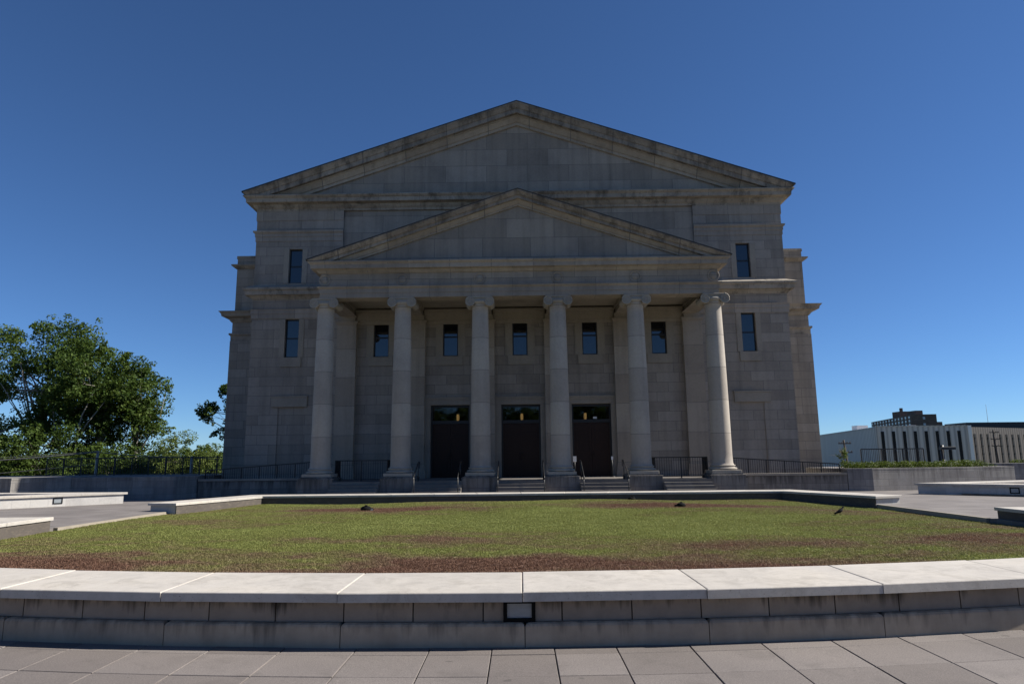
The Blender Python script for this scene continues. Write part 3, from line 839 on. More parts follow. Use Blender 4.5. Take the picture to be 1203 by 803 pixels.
# wings
for s in (-1, 1):
    wg = MB(); wm = MB()
    xa, xb_ = sorted((s*15.3, s*18.5)); wg.box(xa, xb_, 43, 68, 0, 10.7)
    xa, xb_ = sorted((s*15.3, s*18.42)); wg.box(xa, xb_, 43.05, 67.9, 11.2, 14.9)
    xa, xb_ = sorted((s*17.15, s*18.54)); wg.box(xa, xb_, 42.86, 43.5, 0, 9.4)
    pth = [(s*18.5, 68), (s*18.5, 43), (s*15.3, 43)]
    if s > 0: pth = pth[::-1]
    wm.sweep(pth, [(-.05, 10.62), (.05, 10.62), (.14, 10.74), (.20, 10.86), (.52, 10.95), (.55, 11.10), (.68, 11.26), (.0, 11.34), (-.1, 11.34)])
    wm.sweep(pth, [(-.05, 9.42), (.05, 9.42), (.06, 9.72), (.15, 9.80), (.15, 9.90), (-.05, 9.92)])
    wm.sweep(pth, [(-.05, 14.20), (.02, 14.22), (.22, 14.38), (.22, 14.46), (-.05, 14.48)])
    wm.sweep(pth, [(-.6, 14.9), (-.02, 14.9), (-.04, 15.08), (-.6, 15.08)])
    wg.build('wing', M['ashlar'], CH); wm.build('wing_cornice', M['wash_stone'], CH)

# porch floor and steps
pf_ = MB(); pf_.box(-10.75, 10.75, 33.12, YW-.002, -.02, .748)
pf_.build('porch_floor', M['step_stone'], CH)
CX6 = [-9.85, -5.91, -1.97, 1.97, 5.91, 9.85]
for a, b in zip(CX6, CX6[1:]):
    stp = MB()
    for k in range(4):
        stp.tone = rt(); stp.box(a+.835, b-.835, 33.1-.34*(k+1), 33.1-.34*k-.004, -.02, .60-.15*k)
    stp.build('steps', M['step_stone'], CH)
# pilasters behind the columns
for cx in CX6:
    pil = MB()
    pil.box(cx-.55, cx+.55, YW-.30, YW+.02, .75, 9.42)
    for e, z0, z1 in ((.10, .752, 1.05), (.07, 1.052, 1.2), (.05, 1.202, 1.42)): pil.box(cx-.55-e, cx+.55+e, YW-.30-e, YW+.02, z0, z1)
    for e, z0, z1 in ((.04, 9.422, 9.5), (.09, 9.502, 9.62)): pil.box(cx-.55-e, cx+.55+e, YW-.30-e, YW+.02, z0, z1)
    pil.build('pilaster', M['pilaster_stone'], CH)
# porch ceiling with beams
pc = MB(); pc.box(-10.0, 10.0, 34.3, YW-.004, 10.36, 10.5)
for cx in CX6:
    hw = .40; pc.box(cx-hw, cx+hw, 34.25, YW-.02, 9.9, 10.355)
    pc.box(cx-hw-.07, cx-hw-.002, 34.4, YW-.03, 10.2, 10.352); pc.box(cx+hw+.002, cx+hw+.07, 34.4, YW-.03, 10.2, 10.352)
    pc.box(cx-.48, cx+.48, YW-.36, YW-.006, 9.625, 9.897)
for a, b in zip(CX6, CX6[1:]):
    pc.box(a+.49, b-.49, YW-.14, YW-.006, 9.42, 9.62); pc.box(a+.49, b-.49, YW-.22, YW-.006, 9.622, 10.1); pc.box(a+.49, b-.49, YW-.32, YW-.006, 10.102, 10.25)
    pc.box(a+.49, b-.49, 34.32, 34.5, 10.12, 10.352)
    pc.box(a+.9, b-.9, 34.9, 37.8, 10.31, 10.357)
pc.build('porch_ceiling', M['plain_stone'], CH)
# entablature
en = MB()
ep = [(-10.08, YP+.1), (-10.08, 33.55), (10.08, 33.55), (10.08, YP+.1)]
en.sweep(ep, [(-.82, 9.86), (0, 9.86), (0, 10.10), (.035, 10.10), (.035, 10.31), (.07, 10.34), (.14, 10.40), (.14, 10.44), (0, 10.45)], caps=False)
en.sweep(ep, [(0, 10.45), (-.02, 10.45), (-.02, 11.12), (.05, 11.13), (.12, 11.20), (.16, 11.26), (.20, 11.28), (.40, 11.30), (.42, 11.50), (.47, 11.54), (.54, 11.62), (.52, 11.66), (-.8, 11.70)], caps=False)
en.box(-10.0, 10.0, 34.3, 34.42, 9.862, 11.6)
en.build('entablature', M['frieze_stone'], CH)
for cx in CX6:
    m = MB()
    prof = [(.30, 0), (.30, .035), (.285, .045), (.25, .045), (.235, -.01), (.20, -.01), (.185, .02), (.0, .03)]
    for (r0, h0), (r1, h1) in zip(prof, prof[1:]):
        for k in range(28):
            a, b = 2*PI*k/28, 2*PI*(k+1)/28
            m.face([(cx+r0*math.cos(a), 33.57-h0, 10.79+r0*math.sin(a)), (cx+r0*math.cos(b), 33.57-h0, 10.79+r0*math.sin(b)),
                    (cx+r1*math.cos(b), 33.57-h1, 10.79+r1*math.sin(b)), (cx+r1*math.cos(a), 33.57-h1, 10.79+r1*math.sin(a))], smooth=True)
    m.build('medallion', M['frieze_stone'], CH)
PA, PC = 15.32, 11.68
pp = MB()
rake(pp, PA, PC, 10.62, 0, .08, 32.98, 34.0)
chamfer_rake(pp, PA, PC, 10.62, .08, .24, 33.0, 33.10, 34.0)
rake(pp, PA, PC, 10.5, .24, .42, 33.16, 34.0)
pp.build('porch_pediment', M['rake_stone'], CH)
pq = MB(); chamfer_rake(pq, PA, PC, 10.3, .422, .62, 33.3, 33.42, 34.0); rake(pq, PA, PC, 10.2, .622, .72, 33.46, 34.0)
pq.build('porch_raking_moulding', M['bed_stone'], CH)
ty = MB(); ty.yprism([(-(PA-.5-PC)/SL, PC-.01), ((PA-.5-PC)/SL, PC-.01), (0, PA-.5)], 33.56, 33.9); ty.build('tympanum', M['ashlar_big'], CH)
pr = MB()
for s in (-1, 1):
    pr.yprism([(0, PA+.04), (s*10.68, PA+.04-SL*10.68), (s*10.68, PA-SL*10.68-.02), (0, PA+.003)], 32.95, YW+.1)
pr.build('porch_roof', M['roof_metal'], CH)

# the six columns
def column_meshes():
    sh = MB(); prof = []
    z0, z1 = 1.42, 9.36
    for k in range(19):
        t_ = k/18; r = .49 - .085*(t_**1.7); prof.append((r, z0+(z1-z0)*t_))
    prof = [(.56, 1.36), (.53, 1.40), (.50, 1.46)] + prof[1:] + [(.43, 9.38), (.45, 9.41), (.43, 9.45), (.41, 9.46)]
    sh.lathe(0, 0, prof, 40)
    ba = MB(); ba.lathe(0, 0, [(.60, 1.13), (.66, 1.15), (.685, 1.19), (.66, 1.235), (.59, 1.25), (.56, 1.275), (.57, 1.30), (.60, 1.315), (.61, 1.34), (.59, 1.365), (.53, 1.37)], 40)
    ba.hull_box(0, 0, 1.40, 1.40, .985, 1.13, .01)
    cp = MB()
    cp.lathe(0, 0, [(.41, 9.44), (.46, 9.50), (.52, 9.56), (.54, 9.62), (.5, 9.66)], 32)
    # volute bolsters, front-to-back, with a spiral fillet on each face
    for s in (-1, 1):
        vx, vz = s*.475, 9.585; r = .235; ny_ = 9
        for a in range(20):
            A, B = 2*PI*a/20, 2*PI*(a+1)/20
            for j in range(ny_-1):
                ya, yb = -.47+.94*j/(ny_-1), -.47+.94*(j+1)/(ny_-1)
                ra, rb = [r*(.72+.28*abs(y_/.47)**1.5) for y_ in (ya, yb)]
                cp.face([(vx+ra*math.cos(A), ya, vz+ra*math.sin(A)), (vx+ra*math.cos(B), ya, vz+ra*math.sin(B)),
                         (vx+rb*math.cos(B), yb, vz+rb*math.sin(B)), (vx+rb*math.cos(A), yb, vz+rb*math.sin(A))], smooth=True)
        for yf, sg in ((-.47, -1), (.47, 1)):
            cp.face([(vx+r*math.cos(2*PI*a/20), yf, vz+r*math.sin(2*PI*a/20)) for a in range(20)])
            pts = []; rad = []
            for k in range(56):
                q = k/55; rr = (r-.012)*(1-q)**.85 + .035; an = PI/2 - s*q*2.0*2*PI
                pts.append((vx + rr*math.cos(an), yf+sg*.004, vz + rr*math.sin(an))); rad.append(.034*(1-.4*q))
            cp.tube(pts, rad, 6)
            cp.tube([(vx, yf-.01, vz), (vx, yf+sg*.045, vz)], .05, 10)
    cp.box(-.475, .475, -.43, .43, 9.66, 9.775)
    cp.box(-.475, .475, -.475, -.44, 9.785, 9.815); cp.box(-.475, .475, .44, .475, 9.785, 9.815)
    cp.box(-.475, .475, -.44, .44, 9.778, 9.80)
    cp.hull_box(0, 0, 1.02, .96, 9.816, 9.857, .012)
    pe = MB(); pe.box(-.82, .82, -.90, .80, -.02, .86); pe.hull_box(0, -.02, 1.70, 1.70, .862, .92, .012); pe.box(-.74, .74, -.76, .74, .922, .983)
    return sh, ba, cp, pe
sh, ba, cp, pe = column_meshes()
col0 = sh.build('column', M['shaft_stone'], CH)
kids = [ba.build('column_base', M['carved_stone'], col0), cp.build('capital', M['carved_stone'], col0), pe.build('pedestal', M['pedestal'], col0)]
col0.location = (CX6[0], 34, 0)
for cx in CX6[1:]:
    c_ = col0.copy(); COL.objects.link(c_); c_.location = (cx, 34, 0)
    for k in kids:
        d = k.copy(); COL.objects.link(d); d.parent = c_

# lanterns hanging in the lobby behind the transoms
def lantern(x, label):
    r = thing('pendant_lantern', label, 'lantern', 'lanterns behind the door transoms')
    r.location = (x, 42.4, 4.25)
    g_ = MB(); g_.lathe(0, 0, [(.04, -.20), (.08, -.12), (.095, .05), (.085, .22), (.06, .27)], 12); g_.build('globe', M['lantern'], r)
    f = MB(); f.lathe(0, 0, [(.02, -.28), (.06, -.22), (.06, -.20)], 10); f.lathe(0, 0, [(.14, .27), (.10, .33), (.03, .38), (.02, .42)], 10)
    for k in range(6):
        a = 2*PI*k/6; f.tube([(.055*math.cos(a), .055*math.sin(a), -.2), (.125*math.cos(a), .125*math.sin(a), -.12), (.145*math.cos(a), .145*math.sin(a), .05), (.135*math.cos(a), .135*math.sin(a), .27)], .008, 5)
    f.build('cage', M['black_metal'], r)
    t_ = MB(); t_.tube([(0, 0, .42), (0, 0, 2.75)], .012, 6); t_.build('stem', M['black_metal'], r)
lantern(-3.86, 'glowing amber lantern seen through the glass above the left of the three doors')
lantern(.10, 'glowing amber lantern seen through the glass above the middle door')
lantern(4.02, 'glowing amber lantern seen through the glass above the right of the three doors')

# ------------------------------------------------------------------ ramps and railings
RW = {-1: ((-10.77, 35.4), (-16.5, 35.4)), 1: ((10.77, 35.4), (16.5, 35.4))}
def ramp_wall(s):
    r = thing('ramp_wall', 'stained stone ramp wall between the left end column and the long planter' if s < 0 else 'stained stone ramp wall between the sunlit end column and the hedge planter', 'wall')
    a, b = Vector(RW[s][0]), Vector(RW[s][1]); d = (b-a).normalized(); n = Vector((-d.y, d.x))
    if n.y < 0: n = -n
    def quad(p, q, t0, t1):
        Q = [p+n*t0, q+n*t0, q+n*t1, p+n*t1]
        return [tuple(v) for v in (Q if s > 0 else Q[::-1])]
    m = MB(); m.prism(quad(a, b, 0, .3), -.05, .79); m.build('wall_body', M['parapet'], r)
    c_ = MB(); k_ = 4
    for k in range(k_):
        p, q = a.lerp(b, k/k_)+d*.003, a.lerp(b, (k+1)/k_)-d*.003; c_.tone = rt(); c_.prism(quad(p, q, -.05, .35), .792, .90)
    c_.build('cap', M['plain_stone'], r)
    f = MB(); A, B, E, F = a+n*.32, b+n*.32, Vector((b.x, 42.9)), Vector((a.x, 38.28))
    top = [(A.x, A.y, .73), (B.x, B.y, .36), (s*15.42, 38.28, .42), (F.x, F.y, .73)]
    f.face(top); f.face([(B.x, B.y, .36), (E.x, E.y, .36), (s*15.42, 42.9, .36), (s*15.42, 38.28, .42)])
    o = f.build('ramp', M['plaza']); tag(o, kind='structure')
for s in (-1, 1): ramp_wall(s)
def railing(name, label, a, b, h, npost, group=None, cat='railing', ends=0, bal=.115, base=.08, thick=1.0):
    """railing between two foot points (slopes allowed): top rail, bottom rail, posts, balusters"""
    r = thing(name, label, cat, group)
    a, b = Vector(a), Vector(b); L_ = (b-a).length; up = Vector((0, 0, 1))
    t_ = MB(); t_.bar(a+up*h, b+up*h, .06*thick, .05*thick); t_.build('top_rail', M['black_metal'], r)
    t_ = MB(); t_.bar(a+up*base, b+up*base, .035*thick, .035*thick); t_.build('bottom_rail', M['black_metal'], r)
    for k in range(npost):
        p = a.lerp(b, k/(npost-1)); q = MB(); w_ = .05*thick
        q.box(p.x-w_/2, p.x+w_/2, p.y-w_/2, p.y+w_/2, p.z, p.z+h-.026); q.build('post', M['black_metal'], r)
    n = int(L_/bal); bl = MB()
    for k in range(1, n):
        p = a.lerp(b, k/n); w_ = .017*thick
        bl.box(p.x-w_/2, p.x+w_/2, p.y-w_/2, p.y+w_/2, p.z+base+.018, p.z+h-.026)
    bl.build('baluster_panel', M['black_metal'], r)
    for e in range(ends):          # returns that fold back towards the wall at each end
        p = (a, b)[e]; q = MB(); d = Vector((0, .9, 0))
        q.bar(p+up*h, p+d+up*h, .06, .05); q.bar(p+up*base, p+d+up*base, .035, .035)
        for k in range(1, 9): z = p+d*(k/8); q.box(z.x-.02, z.x+.02, z.y-.012, z.y+.012, z.z+base, z.z+h)
        q.build('return_panel', M['black_metal'], r)
    return r
railing('ramp_railing', 'black metal railing sloping along the left ramp', (-16.4, 35.95, .36), (-10.8, 35.95, .73), .97, 7)
railing('ramp_railing', 'black metal railing sloping along the right ramp', (10.8, 35.95, .73), (16.4, 35.95, .36), .97, 7)
railing('porch_railing', 'black metal porch railing between the two left columns', (-9.2, 34.35, .75), (-6.62, 34.35, .75), 1.0, 3, ends=2)
railing('porch_railing', 'black metal porch railing between the two right columns', (6.62, 34.35, .75), (9.2, 34.35, .75), 1.0, 3, ends=2)
railing('terrace_fence', 'black metal fence on the left terrace in front of the trees', (-31.0, 45, .98), (-18.7, 45, .98), 1.12, 12, cat='fence', thick=1.2)
railing('terrace_fence', 'short black metal fence above the hedge before the ribbed building', (22.5, 46, 1.02), (26.6, 46, 1.02), 1.15, 4, cat='fence', thick=1.2)
def handrail(x, label):
    r = thing('handrail', label, 'handrail', 'handrails at the porch steps')
    t_ = MB(); t_.tube([(x, 33.75, 1.35), (x, 33.75, 1.58), (x, 33.66, 1.66), (x, 33.3, 1.64), (x, 31.95, .98), (x, 31.80, .92), (x, 31.78, .80)], .024, 8); t_.build('rail', M['black_metal'], r)
    for y, z0, z1 in ((33.3, .75, 1.63), (31.95, .0, .97)):
        p = MB(); p.tube([(x, y, z0), (x, y, z1)], .022, 8); p.lathe(x, y, [(.05, z0), (.05, z0+.012), (.03, z0+.02)], 10); p.build('post', M['black_metal'], r)
handrail(-4.93, 'black tube handrail on the steps beside the second column from the left')
handrail(-2.90, 'black tube handrail on the steps at the left side of the third column')
handrail(-1.07, 'black tube handrail on the middle steps, at the right side of the third column')
handrail(1.07, 'black tube handrail on the middle steps, at the left side of the fourth column')
handrail(2.88, 'black tube handrail beside the white sign at the right side of the fourth column')
handrail(4.93, 'black tube handrail on the steps beside the fifth column')
def sign_post(x, y, z, w_, h_, label, name):
    r = thing(name, label, 'sign')
    p = MB(); p.tube([(x, y, .75), (x, y, z)], .02, 8); p.lathe(x, y, [(.14, .75), (.14, .77), (.03, .79)], 14); p.build('post', M['black_metal'], r)
    q = MB(); q.box(x-w_/2, x+w_/2, y-.035, y-.021, z-h_/2, z+h_/2); q.build('panel', M['white'], r)
sign_post(2.72, 34.9, 1.72, .17, .28, 'small white sign on a black post beside the fourth column', 'sign_post')
sign_post(4.95, 37.6, 1.75, .1, .18, 'thin post with a small pale plate beside the right door', 'sign_post')

# ------------------------------------------------------------------ small things on the lawn
def ground_light(x, y, rot, label, sc=1):
    r = thing('ground_light', label, 'light fixture', 'dark low things on the lawn')
    z = lawn_z(x, y)
    b = MB(); b.lathe(0, 0, [(.05, -.03), (.10, .0), (.16, .02), (.19, .06), (.18, .10), (.13, .15), (.06, .17), (0.001, .175)], 16); b.build('housing', M['fixture'], r)
    h = MB(); h.box(-.05, .05, -.13, .02, .10, .20, .012); h.box(.12, .26, -.06, .06, -.02, .09, .015); h.build('hood', M['fixture'], r)
    l = MB(); l.box(.14, .24, -.068, -.06, .0, .07); l.build('lens', M['lens'], r)
    r.location = (x, y, z); r.rotation_euler = (0, 0, rot); r.scale = (sc,)*3
ground_light(-5.42, 24.4, .2, 'dark dome shaped fixture low in the lawn, left of centre')
ground_light(5.55, 24.4, 2.8, 'dark low fixture in the reddish patch right of the lawn centre', .85)
ground_light(4.6, 29.2, 1.0, 'dark low fixture in the shadow of the wall behind the lawn', .85)
def bird(x, y, rot, label):
    import bmesh
    z = lawn_z(x, y)+.02
    # one continuous lofted body: tail tip -> body -> neck -> head -> beak
    spine = [(-.20, .05, .006, .030), (-.15, .065, .010, .026), (-.10, .085, .028, .032), (-.05, .105, .048, .045), (0, .125, .058, .055), (.045, .15, .052, .050),
             (.075, .18, .036, .036), (.092, .205, .028, .028), (.108, .225, .029, .028), (.128, .228, .022, .020), (.143, .224, .008, .007), (.172, .218, .002, .002)]
    m = MB(); seg = 12; rows = []
    for i, (px, pz_, ry, rz) in enumerate(spine):
        rows.append([(px, ry*math.cos(2*PI*k/seg), pz_+rz*math.sin(2*PI*k/seg)) for k in range(seg)])
    for a, b in zip(rows, rows[1:]):
        for k in range(seg): m.face([a[k], a[(k+1) % seg], b[(k+1) % seg], b[k]], smooth=True)
    m.face(rows[0]); m.face(rows[-1][::-1])
    for s in (-1, 1):
        m.tube([(-.005, s*.022, .085), (-.012, s*.024, .045), (.0, s*.026, .0)], .0045, 6)
        for a in (-.5, 0, .5): m.tube([(.0, s*.026, .002), (.035*math.cos(a), s*.026+.035*math.sin(a), -.004)], .003, 5)
        # folded wing following the flank
        wr_ = [(-.16, .018, .082), (-.09, .050, .105), (-.02, .062, .128), (.035, .054, .148), (.04, .058, .120), (-.02, .064, .098), (-.09, .046, .084)]
        m.face([(a, s*b, c) for a, b, c in wr_])
    o = m.build('bird', M['bird']); tag(o, label, 'bird'); o.location = (x, y, z); o.rotation_euler = (0, 0, rot)
bird(9.35, 20.7, .25, 'small black bird standing on the grass with its head up')

# ------------------------------------------------------------------ vegetation
def leaf_cloud(mb_v, mb_f, tones, c, rad, n, size, flat=.8):
    """n leaf-sized quads through an ellipsoidal clump, denser to the outside"""
    d = rng.normal(size=(n, 3)); d /= np.linalg.norm(d, axis=1)[:, None]
    r = rng.uniform(.35, 1, n)**.6
    p = np.array(c) + d*r[:, None]*np.array(rad)
    nrm = d*.6 + rng.normal(size=(n, 3))*.6 + np.array([0, 0, .35]); nrm /= np.linalg.norm(nrm, axis=1)[:, None]
    u = np.cross(nrm, rng.normal(size=(n, 3))); u /= np.linalg.norm(u, axis=1)[:, None]
    w_ = np.cross(nrm, u)
    s = size*rng.uniform(.6, 1.3, n)[:, None]
    q = np.stack([p-u*s*.5, p-w_*s*.28, p+u*s*.5, p+w_*s*.28], 1)
    base = len(mb_v)*4
    mb_v.extend(list(q)); tones.extend(list(np.clip(rng.normal(.5, .17, n) + rng.normal(0, .14), 0, 1)))
def build_cloud(name, mat, qs, tones, parent=None):
    V = np.concatenate([np.asarray(q) for q in qs]).reshape(-1, 3) if len(qs) else np.zeros((0, 3))
    n = len(V)//4
    me = D.meshes.new(name); me.from_pydata(V.tolist(), [], np.arange(n*4).reshape(n, 4).tolist())
    at = me.attributes.new('tone', 'FLOAT', 'FACE'); at.data.foreach_set('value', np.array(tones, dtype=np.float32))
    me.materials.append(mat); o = D.objects.new(name, me); COL.objects.link(o)
    if parent: o.parent = parent
    return o
def tree(label, x, y, z0, envs, trunk, mat='leaf_dark', bark='bark', nclump=60, nleaf=80, leaf=.42, cr=1.1, group=None, forks=3, seed=1, r0=.35, name='broadleaf_tree', limbs=()):
    """trunk and limbs reaching into clumps of leaves scattered through the envelope ellipsoids [(dx, dy, z, rx, ry, rz, weight)]"""
    rnd = random.Random(seed)
    root = thing(name, label, 'tree', group); root.location = (x, y, z0)
    tk = MB(); top = Vector((trunk[0], trunk[1], trunk[2]))
    stem = [Vector((0, 0, 0)), top*.35+Vector((rnd.uniform(-.3, .3), 0, 0)), top*.7+Vector((rnd.uniform(-.3, .3), rnd.uniform(-.2, .2), 0)), top]
    tk.tube(stem, [r0*1.25, r0*.9, r0*.75, r0*.6], 9)
    for pts, rr_ in limbs: tk.tube(pts, rr_, 7, rr_*.4)
    qs, tn = [], []
    W_ = [e[6] for e in envs]
    for k in range(nclump):
        e = rnd.choices(envs, W_)[0]
        while True:
            d = Vector((rnd.uniform(-1, 1), rnd.uniform(-1, 1), rnd.uniform(-1, 1)))
            if .25 < d.length <= 1: break
        if rnd.random() < .6: d = d.normalized()*rnd.uniform(.72, 1.0)
        c = Vector((e[0]+d.x*e[3], e[1]+d.y*e[4], e[2]+d.z*e[5]))
        rr = cr*rnd.uniform(.55, 1.25)
        leaf_cloud(qs, None, tn, tuple(c), (rr, rr, rr*.72), int(nleaf*rr/cr*rnd.uniform(.7, 1.2)), leaf)
        for q in range(3):     # stray twigs of leaves for an uneven outline
            o_ = c + Vector((rnd.gauss(0, 1), rnd.gauss(0, 1), rnd.gauss(0, .8))).normalized()*rr*rnd.uniform(.9, 1.35)
            leaf_cloud(qs, None, tn, tuple(o_), (rr*.32, rr*.32, rr*.26), int(nleaf*.09)+2, leaf)
        if k < forks*9:        # a limb from the stem into the clump
            t_ = rnd.uniform(.45, 1.0); s_ = stem[0].lerp(top, t_) if t_ < .7 else stem[2].lerp(top, (t_-.7)/.3)
            mid = s_.lerp(c, .5) + Vector((rnd.uniform(-.5, .5), rnd.uniform(-.5, .5), rnd.uniform(.0, .9)))
            b0 = r0*(.42 if k < forks*2 else .2)
            tk.tube([s_, s_.lerp(mid, .5)+Vector((0, 0, .15)), mid, c], [b0, b0*.8, b0*.55, b0*.2], 6)
    tk.build('trunk', M[bark], root)
    build_cloud('crown', M[mat], qs, tn, root)
    return root
G = 'trees beyond the left terrace'
# the tall pair at the far left
tree('tall broadleaf tree with bare pale forked trunks at the far left', -47.0, 66, -3.2,
     [(.4, 0, 16.2, 4.6, 4, 2.9, 3), (-5.5, 1, 14.2, 4.4, 4, 3.6, 2.4), (4.2, 0, 13.6, 3.4, 3.5, 2.4, 1.5), (-6.5, 0, 9.5, 4.0, 3, 2.6, 1.4), (1.5, 2.8, 12.2, 3.5, 1.2, 1.8, .7)], (.6, 0, 12.5), 'leaf_dark', 'bark', 104, 250, .27, 1.3, G, 3, 3, .42, limbs=[([(.2, -.4, 5), (.9, -1.6, 8), (.8, -2.6, 11), (.2, -3.2, 14.5)], .15), ([(.5, -.4, 5.5), (1.7, -1.8, 9), (2.4, -3.0, 11.5), (4.0, -3.4, 14)], .14), ([(.2, -.4, 6), (.0, -1.6, 9), (-1.6, -3, 12.5)], .09)])
tree('tall dense dark tree with pale leaning limbs, right of the bare forked trunks', -40.4, 64, -3.2,
     [(0, 0, 12.6, 4.2, 4, 3.4, 3), (-1.8, 0, 8.6, 4.4, 3.5, 3.4, 2.6), (2.6, 0, 10.4, 3.0, 3, 2.8, 1.6)], (1.6, 0, 11.5), 'leaf_dark', 'bark', 140, 240, .27, 1.25, G, 3, 8, .34, limbs=[([(-.4, -1.2, 4), (.4, -2.4, 7), (1.0, -2.9, 9.2), (1.8, -2.6, 11.6)], .11), ([(.4, -2.4, 7), (1.6, -2.9, 8.6), (2.8, -2.6, 10.5)], .08), ([(-1.2, -1.6, 5), (-1.4, -2.8, 8), (-1.9, -2.7, 10.4)], .08)])
tree('loose crowned tree with thin outer branches on the right of the tall clump', -36.3, 65, -3.2,
     [(0, 0, 11.6, 2.4, 2.5, 2.4, 2), (1.2, 0, 9.2, 2.3, 2, 1.5, 1), (-1, 0, 8.0, 2.4, 2, 2.4, 1.3), (-.6, 0, 14.0, 1.0, 1, 1.2, .5)], (-.4, 0, 10.5), 'leaf_dark', 'bark', 70, 190, .25, .98, G, 4, 12, .22)
for k, (x, y, h, w_, mt, lb_) in enumerate([
        (-55, 60, 9.0, 5, 'leaf_mid', 'bushy mid green tree at the left edge below the tall crowns'),
        (-48.5, 61, 8.0, 4.4, 'leaf_mid', 'bushy mid green tree in front of the bare forked trunks'),
        (-42.5, 60, 8.8, 4.0, 'leaf_mid', 'bushy mid green tree below the tall dense dark tree'),
        (-37.2, 62, 7.0, 3.2, 'leaf_mid', 'bushy yellow green tree behind the short utility pole'),
        (-41.0, 84, 8.8, 4.2, 'leaf_light', 'pale green loose tree behind the terrace fence')]):
    tree(lb_, x, y, -3.2, [(0, 0, h*.62, w_, w_*.8, h*.36, 2), (w_*.4, 0, h*.38, w_*.8, w_*.7, h*.32, 1.4), (-w_*.5, 0, h*.38, w_*.8, w_*.7, h*.32, 1.4)], (.2, 0, h*.6), mt, 'bark_dark', 78, 210, .24, 1.1, G, 2, 40+k, .16)
for k, (x, y, h, w_, mt, lb_) in enumerate([
        (-61, 118, 7.4, 4.2, 'leaf_black', 'distant dark round tree just right of the tall clump'),
        (-54.5, 116, 7.9, 3.8, 'leaf_mid', 'distant light green round tree in the gap left of the courthouse'),
        (-50.0, 122, 8.9, 3.4, 'leaf_black', 'distant dark tree with a narrow top left of the courthouse'),
        (-44.6, 118, 7.4, 4.4, 'leaf_black', 'distant dark low tree touching the courthouse edge')]):
    tree(lb_, x, y, -3.2, [(0, 0, h*.62, w_, w_*.8, h*.36, 2), (w_*.45, 0, h*.40, w_*.8, w_*.7, h*.3, 1.3), (-w_*.45, 0, h*.40, w_*.8, w_*.7, h*.3, 1.3)], (.2, 0, h*.6), mt, 'bark_dark', 64, 150, .40, 1.25, 'distant trees left of the courthouse', 2, 60+k, .2)
tree('leafy branching tree partly hidden behind the left wing of the courthouse', -28.4, 70, -3.2,
     [(-3.4, 0, 10.0, 1.3, 1.4, .9, 1.3), (-1.4, 0, 12.0, 1.2, 1.3, .9, 1), (-1.9, 0, 8.4, 1.5, 1.4, 1.1, 1.3), (-.6, 0, 10.2, 1.2, 1.4, 1.1, .8), (2.5, 0, 11, 3, 2.5, 2.5, 1.6)], (.8, 0, 9), 'leaf_dark', 'bark', 58, 120, .25, .62, G, 4, 21, .25)
# young tree on the right terrace
tree('thin young tree with bright leaves beside the right corner of the courthouse', 19.0, 41.0, 1.0, [(0, 0, .62, .26, .26, .38, 1), (.05, 0, .95, .14, .14, .2, .6)], (.0, 0, .7), 'leaf_light', 'bark', 18, 26, .09, .13, None, 2, 33, .018, name='sapling')
# far right treetops
for k, (x, y, h, lb_) in enumerate([(168, 240, 14.6, 'distant treetop behind the brown ribbed building'), (180, 235, 15.6, 'distant treetop at the right edge above the brown ribbed building')]):
    tree(lb_, x, y, -3.2, [(0, 0, h*.75, 7, 6, h*.3, 1)], (0, 0, h*.6), 'leaf_dark', 'bark_dark', 40, 160, .6, 2.0, None, 2, 70+k, .4)
# the wood that closes the horizon
qs, tn = [], []
for k in range(330):
    a = random.uniform(-1.25, 1.35); dd = random.uniform(190, 300)
    x, y = dd*math.sin(a)*1.25, dd*math.cos(a)
    if -70 < x < 90 and y < 150: continue
    h = random.uniform(5.5, 9.5)
    leaf_cloud(qs, None, tn, (x, y, -3.2+h*.5), (random.uniform(5, 8), 5, h*.52), 60, 2.6)
o = build_cloud('woods', M['leaf_black'], qs, tn); tag(o, 'dark distant belt of woodland along the horizon', 'woods', kind='stuff')
# the tree belt on the street behind the viewer, seen only as a reflection in the glass
qs, tn = [], []
for k in range(300):
    x = random.uniform(-110, 110); y = random.uniform(-95, -68); h = random.uniform(14, 20)
    leaf_cloud(qs, None, tn, (x, y, -3.2+h*.52), (random.uniform(4, 6), 5, h*.55), 130, 2.3)
o = build_cloud('woods', M['leaf_black'], qs, tn); tag(o, 'tree belt on the far side of the street behind the viewer', 'woods', kind='stuff')
# juniper hedge
r = thing('juniper_hedge', 'low spreading green juniper hedge along the top of the right planter', 'hedge')
qs, tn = [], []
for k in range(250):
    f = random.random(); x = 17.0 + 8.3*f + random.uniform(-.1, .1); y = 35.75 + 1.75*f + random.uniform(0, 1.5)
    if f > .84 and random.random() < .5: continue
    hh = random.uniform(.10, .26)
    leaf_cloud(qs, None, tn, (x, y, 1.10+hh*.55), (.34, .3, hh), 90, .075)
build_cloud('foliage', M['leaf_juniper'], qs, tn, r)
st_ = MB()
for k in range(12):
    x = 17.4 + .65*k; st_.tube([(x, 36.9+.12*k, 1.05), (x+.08, 36.9+.12*k, 1.22)], .02, 6)
st_.build('stem', M['bark_dark'], r)
# a few low shrubs further right
for k, (x, y, lb_) in enumerate([(28.9, 45.6, 'small low shrub beyond the brownish wall, nearest the hedge'), (33.6, 45.8, 'small low shrub above the brownish wall at the right edge')]):
    r = thing('shrub', lb_, 'shrub'); qs, tn = [], []
    for q in range(26): leaf_cloud(qs, None, tn, (x+random.uniform(-1.4, 1.4), y+random.uniform(-.3, .3), 1.12+random.uniform(0, .16)), (.3, .3, .2), 50, .09)
    build_cloud('foliage', M['leaf_juniper'], qs, tn, r)

